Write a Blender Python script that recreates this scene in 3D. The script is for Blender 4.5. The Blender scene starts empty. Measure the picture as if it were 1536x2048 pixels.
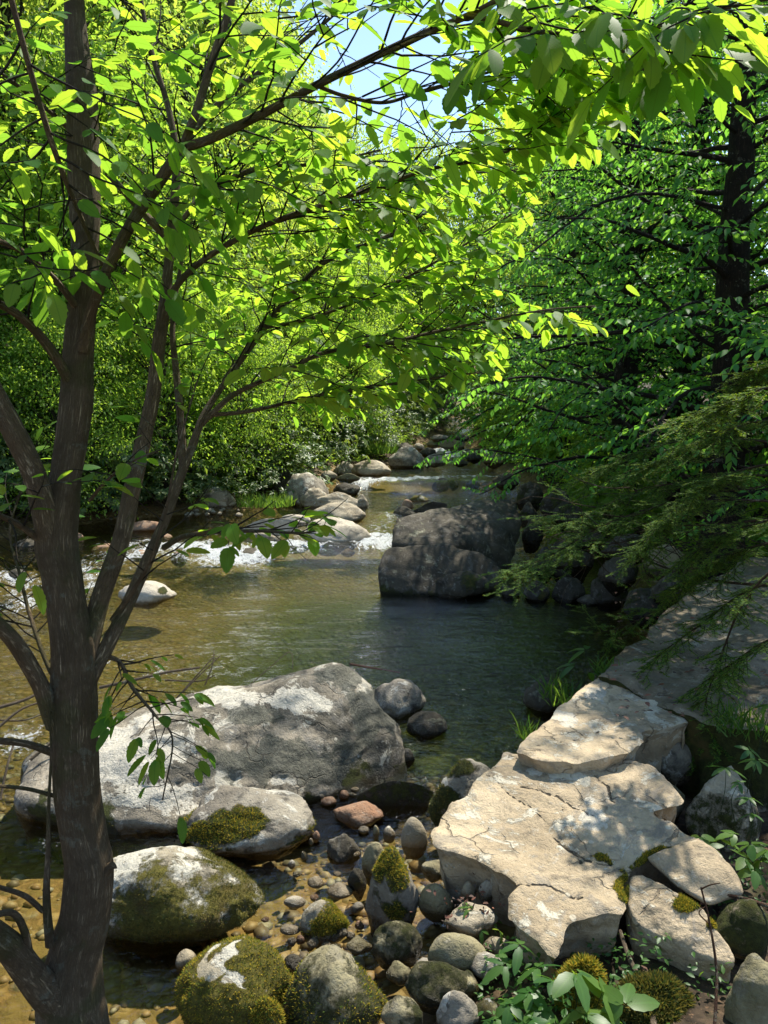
import bpy, bmesh, math, random
import numpy as np
from mathutils import Vector, Matrix, noise, geometry
from bpy_extras.object_utils import world_to_camera_view

random.seed(11); RNG = np.random.default_rng(11)
scene = bpy.context.scene
COL = scene.collection
H = 2.2; PITCH = math.radians(7.55); FOC = 1539.0
CP, SP = math.cos(PITCH), math.sin(PITCH)

# ------------------------------------------------------------------ photo pixel (1536 x 2048) -> point in the place
def ray(px, py):
    u = (px-768)/FOC; v = -(py-1024)/FOC
    return Vector((u, CP+v*SP, -SP+v*CP))
def PZ(px, py, z):
    r = ray(px, py); t = (z-H)/r.z
    return Vector((r.x*t, r.y*t, z))
def PY(px, py, Y):
    r = ray(px, py); t = Y/r.y
    return Vector((r.x*t, Y, H+r.z*t))
def pix(p):
    dy, dz = p[1], p[2]-H
    d = dy*CP-dz*SP; v = dy*SP+dz*CP
    if d < .05: return (-9e3, -9e3, d)
    return (768+FOC*p[0]/d, 1024-FOC*v/d, d)

def lerp_tab(x, tab):
    return np.interp(x, [a for a, b in tab], [b for a, b in tab])

# ------------------------------------------------------------------ objects
def tag(o, label=None, cat=None, group=None, kind=None):
    if label: o['label'] = label
    if cat: o['category'] = cat
    if group: o['group'] = group
    if kind: o['kind'] = kind
    return o

def mesh_obj(name, V, F, mat, parent=None, smooth=True, uv=None, attrs=None, loc=None):
    """V (n,3); F (m,k) array of one face size, or a list of faces."""
    V = np.asarray(V, dtype=np.float64)
    if loc is not None: V = V-np.array(loc)
    me = bpy.data.meshes.new(name)
    if isinstance(F, np.ndarray):
        m, k = F.shape
        me.vertices.add(len(V)); me.vertices.foreach_set('co', V.astype(np.float32).ravel())
        me.loops.add(m*k); me.loops.foreach_set('vertex_index', F.astype(np.int32).ravel())
        me.polygons.add(m)
        me.polygons.foreach_set('loop_start', np.arange(0, m*k, k, dtype=np.int32))
        me.polygons.foreach_set('loop_total', np.full(m, k, dtype=np.int32))
        me.update(calc_edges=True)
    else:
        me.from_pydata([tuple(v) for v in V], [], [tuple(f) for f in F])
    me.polygons.foreach_set('use_smooth', np.full(len(me.polygons), smooth))
    if uv is not None:
        lay = me.uv_layers.new(name='UVMap')
        li = np.empty(len(me.loops), dtype=np.int32); me.loops.foreach_get('vertex_index', li)
        lay.data.foreach_set('uv', np.asarray(uv, dtype=np.float32)[li].ravel())
    for k2, a in (attrs or {}).items():
        at = me.attributes.new(k2, 'FLOAT', 'POINT'); at.data.foreach_set('value', np.asarray(a, dtype=np.float32))
    me.materials.append(mat)
    o = bpy.data.objects.new(name, me); COL.objects.link(o)
    if loc is not None: o.location = loc
    if parent is not None:
        o.parent = parent
        if loc is None: o.location = -Vector(parent.location)      # verts given in world space
    return o
def empty(name, loc):
    o = bpy.data.objects.new(name, None); COL.objects.link(o); o.location = loc; o.empty_display_size = .1
    return o
def copy_tree(o, loc, rz, sc, label=None):
    r = o.copy(); COL.objects.link(r); r.location = loc; r.rotation_euler = (0, 0, rz)
    r.scale = sc if hasattr(sc, '__len__') else (sc, sc, sc)
    if label: r['label'] = label
    for ch in list(o.children):
        c = ch.copy(); COL.objects.link(c); c.parent = r
    return r

# ------------------------------------------------------------------ noise (vectorised value noise)
_P = np.random.default_rng(5).integers(0, 256, 512); _R = np.random.default_rng(6).random(256)*2-1
def vnoise(p):
    p = np.asarray(p, dtype=np.float64); i = np.floor(p).astype(np.int64); f = p-i; f = f*f*(3-2*f)
    out = 0
    for dx in (0, 1):
        for dy in (0, 1):
            for dz in (0, 1):
                h = _P[(_P[(_P[(i[:, 0]+dx) & 255]+i[:, 1]+dy) & 255]+i[:, 2]+dz) & 255]
                w = (f[:, 0] if dx else 1-f[:, 0])*(f[:, 1] if dy else 1-f[:, 1])*(f[:, 2] if dz else 1-f[:, 2])
                out = out+_R[h]*w
    return out
def fbm(p, octv=4, gain=.5):
    p = np.asarray(p); a = 1; s = 0
    for k in range(octv):
        s = s+a*vnoise(p*(2.03**k)+k*17.3); a *= gain
    return s
def sstep(a, b, x):
    t = np.clip((x-a)/(b-a), 0, 1); return t*t*(3-2*t)

# ------------------------------------------------------------------ material helpers
class NT:
    def __init__(s, name):
        s.m = bpy.data.materials.new(name); s.m.use_nodes = True
        s.t = s.m.node_tree; s.t.nodes.clear()
        s.out = s.t.nodes.new('ShaderNodeOutputMaterial')
    def n(s, typ, props=None, **inp):
        nd = s.t.nodes.new('ShaderNode'+typ)
        for k, v in (props or {}).items(): setattr(nd, k, v)
        for k, v in inp.items():
            k = k.replace('_', ' ')
            sock = nd.inputs[int(k[1:])] if k[0] == 'i' and k[1:].isdigit() else nd.inputs[k]
            s.set(sock, v)
        return nd
    def set(s, sock, v):
        if isinstance(v, bpy.types.NodeSocket): s.t.links.new(v, sock)
        elif isinstance(v, (tuple, list)) and len(v) == 3 and sock.type == 'RGBA': sock.default_value = (*v, 1)
        else: sock.default_value = v
    def math(s, op, a, b=0.0, clamp=False):
        nd = s.n('Math', dict(operation=op, use_clamp=clamp)); s.set(nd.inputs[0], a); s.set(nd.inputs[1], b); return nd.outputs[0]
    def mix(s, f, a, b, typ='MIX'):
        nd = s.n('Mix', dict(data_type='RGBA', blend_type=typ)); s.set(nd.inputs[0], f); s.set(nd.inputs[6], a); s.set(nd.inputs[7], b)
        return nd.outputs[2]
    def ramp(s, f, lo, hi, a=0.0, b=1.0):
        nd = s.n('MapRange', dict(interpolation_type='SMOOTHSTEP')); s.set(nd.inputs[0], f); s.set(nd.inputs[1], lo); s.set(nd.inputs[2], hi)
        s.set(nd.inputs[3], a); s.set(nd.inputs[4], b); return nd.outputs[0]
    def noise(s, vec, scale, detail=5, rough=.55, dist=0.0):
        nd = s.n('TexNoise'); s.set(nd.inputs['Vector'], vec); nd.inputs['Scale'].default_value = scale
        nd.inputs['Detail'].default_value = detail; nd.inputs['Roughness'].default_value = rough; nd.inputs['Distortion'].default_value = dist
        return nd.outputs['Fac']
    def attr(s, name): return s.n('Attribute', dict(attribute_name=name)).outputs['Fac']
    def vmap(s, vec, scale=(1, 1, 1), loc=(0, 0, 0)):
        nd = s.n('Mapping'); s.set(nd.inputs['Vector'], vec); nd.inputs['Scale'].default_value = scale; nd.inputs['Location'].default_value = loc
        return nd.outputs[0]
    def bump(s, h, strength, dist, normal=None):
        nd = s.n('Bump'); s.set(nd.inputs['Height'], h); nd.inputs['Strength'].default_value = strength; nd.inputs['Distance'].default_value = dist
        if normal is not None: s.set(nd.inputs['Normal'], normal)
        return nd.outputs[0]
    def end(s, sh): s.t.links.new(sh, s.out.inputs['Surface']); return s.m

def rock_mat(name, c1, c2, lichen=.5, lich_col=(.58, .56, .50), dark=.5, moss_col=(.075, .085, .014), speck=1.0, layer=0.0, hair=0.0, mott=.5):
    M = NT(name)
    oc = M.n('TexCoord').outputs['Object']; rnd = M.n('ObjectInfo').outputs['Random']
    off = M.n('CombineXYZ', X=M.math('MULTIPLY', rnd, 31.0), Y=M.math('MULTIPLY', rnd, 57.0), Z=M.math('MULTIPLY', rnd, 13.0)).outputs[0]
    va = M.n('VectorMath', dict(operation='ADD')); M.set(va.inputs[0], oc); M.set(va.inputs[1], off); v = va.outputs[0]
    big = M.noise(v, 2.3, 6, .6); mid = M.noise(v, 9, 8, .65, .4); fine = M.noise(v, 70, 6, .7); grit = M.noise(v, 260, 3, .6)
    col = M.mix(M.ramp(big, .35, .65), c1, c2)
    col = M.mix(M.math('MULTIPLY', M.ramp(mid, .52, .66), dark), col, (.045, .040, .032))
    col = M.mix(M.math('MULTIPLY', M.ramp(fine, .35, .7), .5*speck), col, M.mix(.5, col, (.03, .028, .024)))
    m5 = M.noise(v, 5.5, 9, .72, 1.0)
    col = M.mix(M.math('MULTIPLY', M.ramp(m5, .54, .60), mott), col, M.mix(.6, col, (.19, .175, .15)))
    col = M.mix(M.math('MULTIPLY', M.ramp(M.noise(v, 19, 7, .7, .8), .58, .66), mott), col, M.mix(.55, col, (.50, .46, .38)))
    # pale crust lichen with hard, eaten edges
    l1 = M.noise(v, 4.2, 10, .72, .6)
    cut = .66-.24*lichen
    lf = M.ramp(l1, cut, cut+.022)
    vor = M.n('TexVoronoi', dict(feature='F1'), Vector=v, Scale=26.0).outputs['Distance']
    lf = M.math('MULTIPLY', lf, M.ramp(vor, .10, .22))
    col = M.mix(M.math('MULTIPLY', lf, .85), col, M.mix(M.ramp(fine, .3, .7), lich_col, tuple(.72*x for x in lich_col)))
    # small round lichen spots
    v2 = M.n('TexVoronoi', dict(feature='F1'), Vector=v, Scale=11.0).outputs
    sp = M.math('MULTIPLY', M.ramp(v2['Distance'], .16, .12), M.ramp(M.noise(v, 3.1, 2), .50, .56))
    col = M.mix(M.math('MULTIPLY', sp, .75*min(1, lichen*1.6)), col, lich_col)
    lp = M.ramp(M.math('ADD', M.attr('lich'), M.math('MULTIPLY', M.math('SUBTRACT', M.math('ADD', M.math('MULTIPLY', l1, .6), M.math('MULTIPLY', M.noise(v, 22, 6, .7), .4)), .5), 4.0)), .50, .60)
    lp = M.math('MULTIPLY', lp, M.ramp(vor, .06, .14))
    col = M.mix(M.math('MULTIPLY', lp, .8), col, M.mix(M.ramp(fine, .3, .7), (.60, .56, .47), (.40, .37, .30)))
    dt = M.ramp(M.math('ADD', M.attr('dirt'), M.math('MULTIPLY', M.math('SUBTRACT', mid, .5), 2.4)), .38, .62)
    col = M.mix(M.math('MULTIPLY', dt, .82), col, M.mix(M.ramp(fine, .35, .65), (.035, .036, .026), (.10, .10, .075)))
    ms = M.attr('moss')
    mf = M.ramp(M.math('ADD', ms, M.math('MULTIPLY', M.math('SUBTRACT', M.noise(v, 14, 9, .8), .5), 1.9)), .40, .66)
    mcol = M.mix(M.ramp(M.noise(v, 40, 5, .7), .35, .65), moss_col, tuple(.5*x for x in moss_col))
    mcol = M.mix(M.ramp(M.noise(v, 6, 3), .55, .75), mcol, (.13, .095, .025))
    col = M.mix(mf, col, mcol)
    hl = 0.0
    if hair:
        dv = M.n('VectorMath', dict(operation='ADD')); M.set(dv.inputs[0], v)
        nz = M.n('TexNoise', Scale=4.0, Detail=6.0); M.t.links.new(v, nz.inputs['Vector'])
        sc_ = M.n('VectorMath', dict(operation='SCALE'), Scale=.35); M.t.links.new(nz.outputs['Color'], sc_.inputs[0]); M.t.links.new(sc_.outputs[0], dv.inputs[1])
        de = M.n('TexVoronoi', dict(feature='DISTANCE_TO_EDGE'), Vector=dv.outputs[0], Scale=3.4).outputs['Distance']
        hl = M.math('MULTIPLY', M.ramp(de, .022, .004), M.math('MULTIPLY', M.ramp(M.noise(v, 5, 3), .48, .60), hair))
        col = M.mix(M.math('MULTIPLY', hl, .8), col, (.07, .055, .035))
    cr = M.ramp(M.math('ADD', M.attr('crack'), M.math('MULTIPLY', M.math('SUBTRACT', M.noise(v, 45, 5, .7), .5), .7)), .45, .75)
    col = M.mix(M.math('MULTIPLY', cr, .85), col, (.035, .026, .016))
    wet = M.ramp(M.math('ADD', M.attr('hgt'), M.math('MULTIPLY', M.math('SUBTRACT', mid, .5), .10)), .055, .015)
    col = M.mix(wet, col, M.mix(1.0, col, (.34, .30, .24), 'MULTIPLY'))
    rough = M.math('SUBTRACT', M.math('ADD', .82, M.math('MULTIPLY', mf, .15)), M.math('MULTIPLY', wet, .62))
    h = M.math('ADD', M.math('MULTIPLY', mid, 1.0), M.math('MULTIPLY', fine, .45))
    h = M.math('SUBTRACT', M.math('ADD', h, M.math('MULTIPLY', grit, .12*speck)), M.math('MULTIPLY', M.math('MAXIMUM', cr, hl), 1.0)); h = M.math('ADD', h, M.math('MULTIPLY', lf, .10))
    if layer:
        wv = M.n('TexWave', dict(wave_type='BANDS', bands_direction='Z'), Vector=v, Scale=3.0, Distortion=9.0, Detail=5.0)
        h = M.math('ADD', h, M.math('MULTIPLY', wv.outputs['Fac'], layer))
    pit = M.n('TexVoronoi', dict(feature='F1'), Vector=v, Scale=55.0).outputs['Distance']
    h = M.math('ADD', h, M.math('MULTIPLY', M.ramp(pit, .0, .35), .14*speck))
    hm = M.math('ADD', h, M.math('MULTIPLY', M.math('MULTIPLY', M.noise(v, 130, 4, .8), mf), 1.6))
    nr = M.bump(hm, .9, .026)
    p = M.n('BsdfPrincipled', Base_Color=col, Roughness=rough, Normal=nr); p.inputs['Specular IOR Level'].default_value = .35
    return M.end(p.outputs[0])

def leaf_mat(name, refl, trans, mixf=.5, rough=.42, spec=.45, veins=False, var=.35, dry=None):
    M = NT(name)
    tint = M.attr('tint')
    lo = lambda q: (q[0]*(1-1.15*var), q[1]*(1-.75*var), q[2]); hi = lambda q: (q[0]*(1+1.1*var), q[1]*(1+.45*var), q[2]*(1+var))
    tn = M.ramp(tint, 0.0, 1.0)
    c = M.mix(tn, lo(refl), hi(refl)); t = M.mix(tn, lo(trans), hi(trans))
    if veins:
        sp_ = M.ramp(M.noise(M.n('NewGeometry').outputs['Position'], 160, 4, .7), .66, .70); c = M.mix(M.math('MULTIPLY', sp_, .6), c, (.12, .08, .03)); t = M.mix(M.math('MULTIPLY', sp_, .6), t, (.16, .11, .02))
    if dry: c = M.mix(M.ramp(tint, .93, .99), c, dry); t = M.mix(M.ramp(tint, .93, .99), t, dry)
    nr = None
    if veins:
        uv = M.n('SeparateXYZ', Vector=M.n('UVMap').outputs[0])
        au = M.math('ABSOLUTE', M.math('SUBTRACT', uv.outputs[0], .5))
        ph = M.math('SUBTRACT', uv.outputs[1], M.math('MULTIPLY', au, .85))
        w = M.math('ABSOLUTE', M.math('SINE', M.math('MULTIPLY', ph, 34.0)))
        side = M.ramp(w, .0, .16, 1.0, 0.0); midr = M.ramp(au, .012, .03, 1.0, 0.0)
        vf = M.math('MAXIMUM', M.math('MULTIPLY', side, .55), midr)
        t = M.mix(M.math('MULTIPLY', vf, .55), t, tuple(x*.45 for x in trans)); c = M.mix(M.math('MULTIPLY', vf, .4), c, tuple(min(1, x*1.8) for x in refl))
        nr = M.bump(M.math('SUBTRACT', 1.0, w), .12, .0006)
    p = M.n('BsdfPrincipled', Base_Color=c, Roughness=rough); p.inputs['Specular IOR Level'].default_value = spec
    tr = M.n('BsdfTranslucent', Color=t)
    if nr is not None: M.set(p.inputs['Normal'], nr)
    mx = M.n('MixShader'); M.set(mx.inputs[0], mixf); M.t.links.new(p.outputs[0], mx.inputs[1]); M.t.links.new(tr.outputs[0], mx.inputs[2])
    return M.end(mx.outputs[0])

def bark_mat(name, c1, c2, moss=.2, sc=1.0, mcol=(.07, .085, .02)):
    M = NT(name)
    uv = M.n('UVMap').outputs[0]
    oc = M.n('TexCoord').outputs['Object']
    v = M.vmap(uv, (52*sc, 11*sc, 1)); v2 = M.vmap(uv, (20*sc, 8*sc, 1)); v3 = M.vmap(uv, (150*sc, 60*sc, 1))
    a = M.noise(v, 1.0, 8, .68, 1.0); f3 = M.noise(v3, 1.0, 5, .7); b = M.noise(v2, 1.0, 6, .65, .5); g = M.noise(oc, 5, 6, .6)
    rid = M.ramp(M.math('ABSOLUTE', M.math('SUBTRACT', a, .5)), 0.0, .14)
    col = M.mix(M.ramp(b, .38, .64), c1, c2)
    col = M.mix(M.ramp(M.noise(oc, 14, 7, .7), .45, .62), col, tuple(x*.5 for x in c1))
    col = M.mix(M.math('SUBTRACT', 1.0, rid), col, tuple(x*.5 for x in c1))
    col = M.mix(M.math('MULTIPLY', M.ramp(g, .52, .60), moss), col, mcol)
    col = M.mix(M.math('MULTIPLY', M.ramp(M.noise(oc, 9, 8, .75), .58, .62), .6), col, (.27, .27, .20))
    col = M.mix(M.math('MULTIPLY', M.ramp(f3, .4, .65), .35), col, tuple(x*.5 for x in c1))
    h = M.math('ADD', M.math('ADD', M.math('MULTIPLY', rid, .8), M.math('MULTIPLY', b, .9)), M.math('MULTIPLY', f3, .3))
    p = M.n('BsdfPrincipled', Base_Color=col, Roughness=.88, Normal=M.bump(h, 1.0, .013/sc)); p.inputs['Specular IOR Level'].default_value = .25
    return M.end(p.outputs[0])

# ------------------------------------------------------------------ tubes (branches)
def catmull(pts, n):
    P = [Vector(p) for p in pts]; P = [P[0]*2-P[1]]+P+[P[-1]*2-P[-2]]
    out = []
    for i in range(1, len(P)-2):
        for k in range(n):
            t = k/n
            a, b, c, d = P[i-1], P[i], P[i+1], P[i+2]
            out.append(.5*((2*b)+(c-a)*t+(2*a-5*b+4*c-d)*t*t+(3*b-a-3*c+d)*t**3))
    out.append(P[-2].copy())
    return out
class Tubes:
    def __init__(s): s.V = []; s.F = []; s.U = []; s.n = 0
    def add(s, pts, rad, seg=6, wob=0.0, cap=True):
        pts = [Vector(p) for p in pts]; n = len(pts)
        t0 = (pts[1]-pts[0]).normalized()
        ref = Vector((1, 0, 0)) if abs(t0.x) < .8 else Vector((0, 1, 0))
        nx = t0.cross(ref).normalized(); L = 0
        sd = random.random()*50
        for i, p in enumerate(pts):
            t = (pts[min(i+1, n-1)]-pts[max(i-1, 0)]).normalized()
            nx = (nx-t*nx.dot(t)).normalized(); ny = t.cross(nx)
            if i: L += (p-pts[i-1]).length
            for k in range(seg+1):
                a = 2*math.pi*(k % seg)/seg
                r = rad[i]
                if wob: r *= 1+wob*(noise.noise(Vector((math.cos(a)*1.3+sd, math.sin(a)*1.3, L*2.5/max(rad[0]*10, .3))))+.45*noise.noise(Vector((math.cos(a)*5+sd, math.sin(a)*5, L*7))))
                s.V.append(p+(nx*math.cos(a)+ny*math.sin(a))*r); s.U.append((2*math.pi*rad[0]*k/seg, L))
        for i in range(n-1):
            for k in range(seg):
                a = s.n+i*(seg+1)+k
                s.F.append((a, a+1, a+seg+2, a+seg+1))
        s.n += n*(seg+1)
    def build(s, name, mat, parent=None, loc=None):
        return mesh_obj(name, np.array([tuple(v) for v in s.V]), np.array(s.F), mat, parent, True, uv=s.U, loc=loc)

# ------------------------------------------------------------------ leaves
def leaf_proto(st=12, width=.5, teeth=.06, fold=.16, droop=.18, base=.35, tip=1.25):
    V = []; U = []; F = []
    for i in range(st+1):
        t = i/st
        w = width*.5*(math.sin(math.pi*t**base/1.0) if False else (t**.55)*(1-t)**.75*1.95)
        if 0 < i < st and teeth: w *= (1+teeth if i % 2 else 1-teeth)
        z = -droop*t*t
        V += [(-w, t, z+fold*w), (0, t, z), (w, t, z+fold*w)]
        U += [(.5-w/width, t), (.5, t), (.5+w/width, t)]
    for i in range(st):
        a = i*3
        F += [(a, a+1, a+4, a+3), (a+1, a+2, a+5, a+4)]
    return np.array(V), np.array(F), np.array(U)
QUAD_V = np.array([(0, 0, 0), (-.26, .45, .05), (0, 1, -.12), (.26, .45, .05)]); QUAD_F = np.array([(0, 2, 1), (0, 3, 2)]); QUAD_U = np.array([(.5, 0), (0, .5), (.5, 1), (1, .5)])
QUAD = (QUAD_V, QUAD_F, QUAD_U)
HEX_V = np.array([(0, 0, 0), (-.2, .25, .04), (-.24, .55, .03), (0, 1, -.16), (.24, .55, .03), (.2, .25, .04), (0, .5, -.03)])
HEX_F = np.array([(0, 6, 1), (1, 6, 2), (2, 6, 3), (3, 6, 4), (4, 6, 5), (5, 6, 0)])
HEX = (HEX_V, HEX_F, np.column_stack([HEX_V[:, 0]*2+.5, HEX_V[:, 1]]))
class Leaves:
    def __init__(s): s.p = []; s.d = []; s.n = []; s.s = []
    def add(s, p, d, n, size): s.p.append(tuple(p)); s.d.append(tuple(d)); s.n.append(tuple(n)); s.s.append(size)
    def build(s, name, proto, mat, parent=None, loc=None, petiole=0.0):
        if not isinstance(s.p, np.ndarray):
            s.p = np.array(s.p); s.d = np.array(s.d); s.n = np.array(s.n); s.s = np.array(s.s)
        P, D, Nn, S = s.p, s.d, s.n, s.s
        D = D/np.linalg.norm(D, axis=1)[:, None]
        X = np.cross(D, Nn); X /= np.linalg.norm(X, axis=1)[:, None]+1e-9
        Z = np.cross(X, D)
        pv, pf, pu = proto
        P = P+D*S[:, None]*petiole
        V = P[:, None, :]+S[:, None, None]*(pv[None, :, 0:1]*X[:, None, :]+pv[None, :, 1:2]*D[:, None, :]+pv[None, :, 2:3]*Z[:, None, :])
        n = len(P); k = len(pv)
        F = (pf[None]+(np.arange(n)*k)[:, None, None]).reshape(-1, pf.shape[1])
        tint = np.repeat(RNG.random(n), k)
        return mesh_obj(name, V.reshape(-1, 3), F, mat, parent, proto is not QUAD, uv=np.tile(pu, (n, 1)), attrs=dict(tint=tint), loc=loc)
def rvec(): 
    return Vector((random.gauss(0, 1), random.gauss(0, 1), random.gauss(0, 1)))
UP = Vector((0, 0, 1))
# ================================================================== the lie of the land
XR = [(-10, -1.5), (1.5, -1.0), (2.5, .05), (3, .35), (3.6, .75), (4.1, 1.0), (5.3, 1.75), (7, 2.9), (8.8, 3.5), (11, 3.6), (17, 3.7), (19, 3.2), (24, 2.9), (27, 3.1), (30, 3.4), (40, 4.8), (60, 8), (200, 30)]
XL = [(-10, -9), (8, -7.2), (11.3, -6.4), (14, -4.9), (15.5, -2.7), (18, -2.1), (20.3, -1.3), (23.8, .3), (27.6, 1.3), (28.6, 1.8), (32, 2.5), (40, 3.4), (60, 6), (200, 27)]
def water_z(X, Y):
    s = Y-(10.75+.42*np.clip(X, -6, 2))
    z = .2*sstep(0, 1.3, s)
    z = z+.3*sstep(18.25, 18.75, Y+.25*np.sin(X*2.1)+.12*np.sin(X*5.3+1))
    for a, b, d in ((24, 24.5, .16), (25.8, 26.3, .2), (27.6, 28.1, .17), (29.5, 30, .2), (31.5, 33, .2)):
        z = z+d*sstep(a, b, Y+.3*np.sin(X*3+a))
    return z+np.clip(Y-33, 0, 300)*.03
def ground_z(X, Y):
    w = water_z(X, Y); xl = lerp_tab(Y, XL); xr = lerp_tab(Y, XR)
    dl = xl-X; dr = X-xr
    ins = np.minimum(-dl, -dr)
    P = np.stack([X, Y, 0*X], 1)
    n1 = fbm(P*.9, 4); n2 = fbm(P*4.0, 3)
    depth = .10+.26*sstep(.1, 1.2, ins)+.65*sstep(.2, 1.3, ins)*sstep(5.0, 6.2, Y)*sstep(9.6, 8.2, Y)*sstep(-2.2, -.4, X)
    depth = depth*(.45+.55*sstep(3.2, 4.6, Y)) + .04*n2
    zin = w-depth*sstep(-.05, .35, ins)
    zl = w+.22*sstep(0, .7, dl)+.10*np.clip(dl, 0, 4)+.32*np.clip(dl-3, 0, 60)+.12*n1*sstep(0, 1, dl)
    nf = sstep(4.8, 8, Y)
    zr = w+(.07+.09*nf)*sstep(-.1, .45, dr)+(.05+.05*nf)*np.clip(dr, 0, 3)+.16*np.clip(dr-3, 0, 60)+.07*n1*sstep(0, 1, dr)
    far = sstep(60, 130, Y)*12
    return np.where(dl > 0, zl, np.where(dr > 0, zr, zin))+.02*n2+far
def gz(x, y): return float(ground_z(np.array([x*1.0]), np.array([y*1.0]))[0])
def wz(x, y): return float(water_z(np.array([x*1.0]), np.array([y*1.0]))[0])

def grid(xs, ys, zf):
    X, Y = np.meshgrid(xs, ys); x, y = X.ravel(), Y.ravel()
    V = np.stack([x, y, zf(x, y)], 1); nx = len(xs)
    I = (np.arange(len(ys)-1)[:, None]*nx+np.arange(nx-1)[None]).ravel()
    return V, np.stack([I, I+1, I+nx+1, I+nx], 1)

# ---- materials of the ground
def ground_mat():
    M = NT('forest_floor_and_river_bed')
    v = M.n('NewGeometry').outputs['Position']
    bed = M.attr('bed')
    vo = M.n('TexVoronoi', dict(feature='F1'), Vector=v, Scale=13.0)
    vo2 = M.n('TexVoronoi', dict(feature='F1'), Vector=v, Scale=38.0)
    rc = M.n('SeparateColor'); M.t.links.new(vo.outputs['Color'], rc.inputs[0])
    rc2 = M.n('SeparateColor'); M.t.links.new(vo2.outputs['Color'], rc2.inputs[0])
    st = M.mix(rc.outputs[0], (.175, .118, .045), (.31, .225, .11)); st = M.mix(M.ramp(rc.outputs[1], .6, .9), st, (.20, .17, .12))
    st = M.mix(M.ramp(vo.outputs['Distance'], .32, .55), st, M.mix(rc2.outputs[0], (.10, .062, .022), (.22, .14, .055)))
    st = M.mix(M.ramp(M.noise(v, 5, 8, .7), .45, .60), st, (.15, .105, .038))
    soil = M.mix(M.ramp(M.noise(v, 7, 8, .7), .4, .62), (.030, .021, .013), (.075, .050, .030))
    soil = M.mix(M.math('MULTIPLY', M.ramp(M.noise(v, 6, 8, .75), .54, .62), .6), soil, (.035, .045, .014))
    soil = M.mix(M.ramp(M.noise(v, 55, 8, .75), .56, .62), soil, M.mix(M.noise(v, 90, 3), (.05, .028, .016), (.20, .125, .07)))
    deep = M.ramp(M.attr('deep'), .0, 1.0)
    st = M.mix(deep, st, M.mix(.5, st, (.09, .095, .025)))
    col = M.mix(bed, soil, st)
    h = M.math('ADD', M.math('MULTIPLY', M.ramp(vo.outputs['Distance'], .1, .6, 1.0, 0.0), 1.0), M.math('MULTIPLY', M.noise(v, 30, 6, .7), .6))
    p = M.n('BsdfPrincipled', Base_Color=col, Roughness=.8, Normal=M.bump(h, .8, .03)); p.inputs['Specular IOR Level'].default_value = .2
    return M.end(p.outputs[0])
def spaced(*seg):
    out = []
    for a, b, st in seg: out += list(np.arange(a, b-1e-6, st))
    return np.array(out+[seg[-1][1]])
gx = spaced((-120, -40, 8), (-40, -14, 1.5), (-14, -6, .4), (-6, 4.2, .07), (4.2, 12, .3), (12, 40, 1.5), (40, 120, 8))
gy = spaced((-30, -4, 3), (-4, 1.6, .4), (1.6, 12, .07), (12, 34, .22), (34, 60, 1), (60, 220, 8))
V, F = grid(gx, gy, ground_z)
xl = lerp_tab(V[:, 1], XL); xr = lerp_tab(V[:, 1], XR)
ins = np.minimum(V[:, 0]-xl, xr-V[:, 0])
bed = sstep(-.45, .0, ins+.25*fbm(V*3, 3))
w = water_z(V[:, 0], V[:, 1])
deep = np.clip((w-V[:, 2]-.22)/.35, 0, 1)
MG = ground_mat()
g = mesh_obj('ground', V, F, MG, attrs=dict(bed=bed, deep=deep)); tag(g, 'brown leaf littered forest floor and pebbly river bed', kind='structure')

# ---- water
FOAM = []   # (x, y, rx, ry, strength)
def fm(px, py, z, rx, ry, s=1.0):
    p = PZ(px, py, z); FOAM.append((p.x, p.y, rx, ry, s))
fm(755, 1092, .08, .42, .55, 1.2); fm(735, 1100, .05, .3, .4); fm(780, 1035, .18, .3, .9, .9); fm(755, 1060, .16, .35, .6, .7)
fm(440, 1128, .04, .55, .5, 1.1); fm(500, 1120, .06, .5, .5, .9); fm(560, 1108, .06, .55, .4, .9); fm(630, 1105, .06, .5, .4, .7)
fm(350, 1115, .05, .6, .6, .9); fm(400, 1100, .1, .6, .5, .7); fm(250, 1130, .05, .6, .6, .8); fm(60, 1205, .0, .55, .6, .85); fm(0, 1175, .0, .5, .5, .85); fm(160, 1160, .05, .5, .6, .8)
fm(270, 1085, .2, .7, .5, .6); fm(540, 1060, .2, .9, .3, .7); fm(480, 1070, .18, .6, .3, .6); fm(340, 1345, 0, .5, .4, .55); fm(220, 1320, 0, .4, .4, .5); fm(30, 1480, 0, .25, .4, .8); fm(60, 1590, 0, .2, .2, .7)
fm(760, 978, .25, .9, .4, 1.3); fm(840, 976, .25, 1.0, .4, 1.3); fm(920, 972, .25, .8, .35, .9); fm(990, 972, .25, .6, .35, .8); fm(690, 975, .28, .5, .35, .8); fm(800, 968, .4, 1.2, .3, .8)
fm(870, 905, .75, .5, .6, 1.1); fm(900, 895, .95, .6, .6, 1.1); fm(860, 918, .62, .5, .5, 1); fm(920, 885, 1.1, .6, .8, 1.1); fm(915, 910, .72, .5, .5, .8); fm(900, 873, 1.25, .6, 1, 1)
fm(105, 1690, 0, .18, .12, .8)
def foam_at(x, y):
    f = np.zeros_like(x)
    for a, b, rx, ry, s in FOAM:
        f = f+s*np.exp(-(((x-a)/rx)**2+((y-b)/ry)**2)*1.4)
    return np.clip(f, 0, .95)+.7*np.clip(f-1.0, 0, .6)
def water_surf(x, y):
    z = water_z(x, y); f = foam_at(x, y)
    P = np.stack([x*1.0, y*1.0, 0*x], 1)
    z = z+np.minimum(f, 1)*(.045*fbm(P*np.array([5, 4, 1]), 3)+.02*fbm(P*17, 2))
    z = z+.006*sstep(3.5, 6, y)*fbm(P*np.array([2.2, 4.0, 1.0]), 3)
    return z
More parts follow.
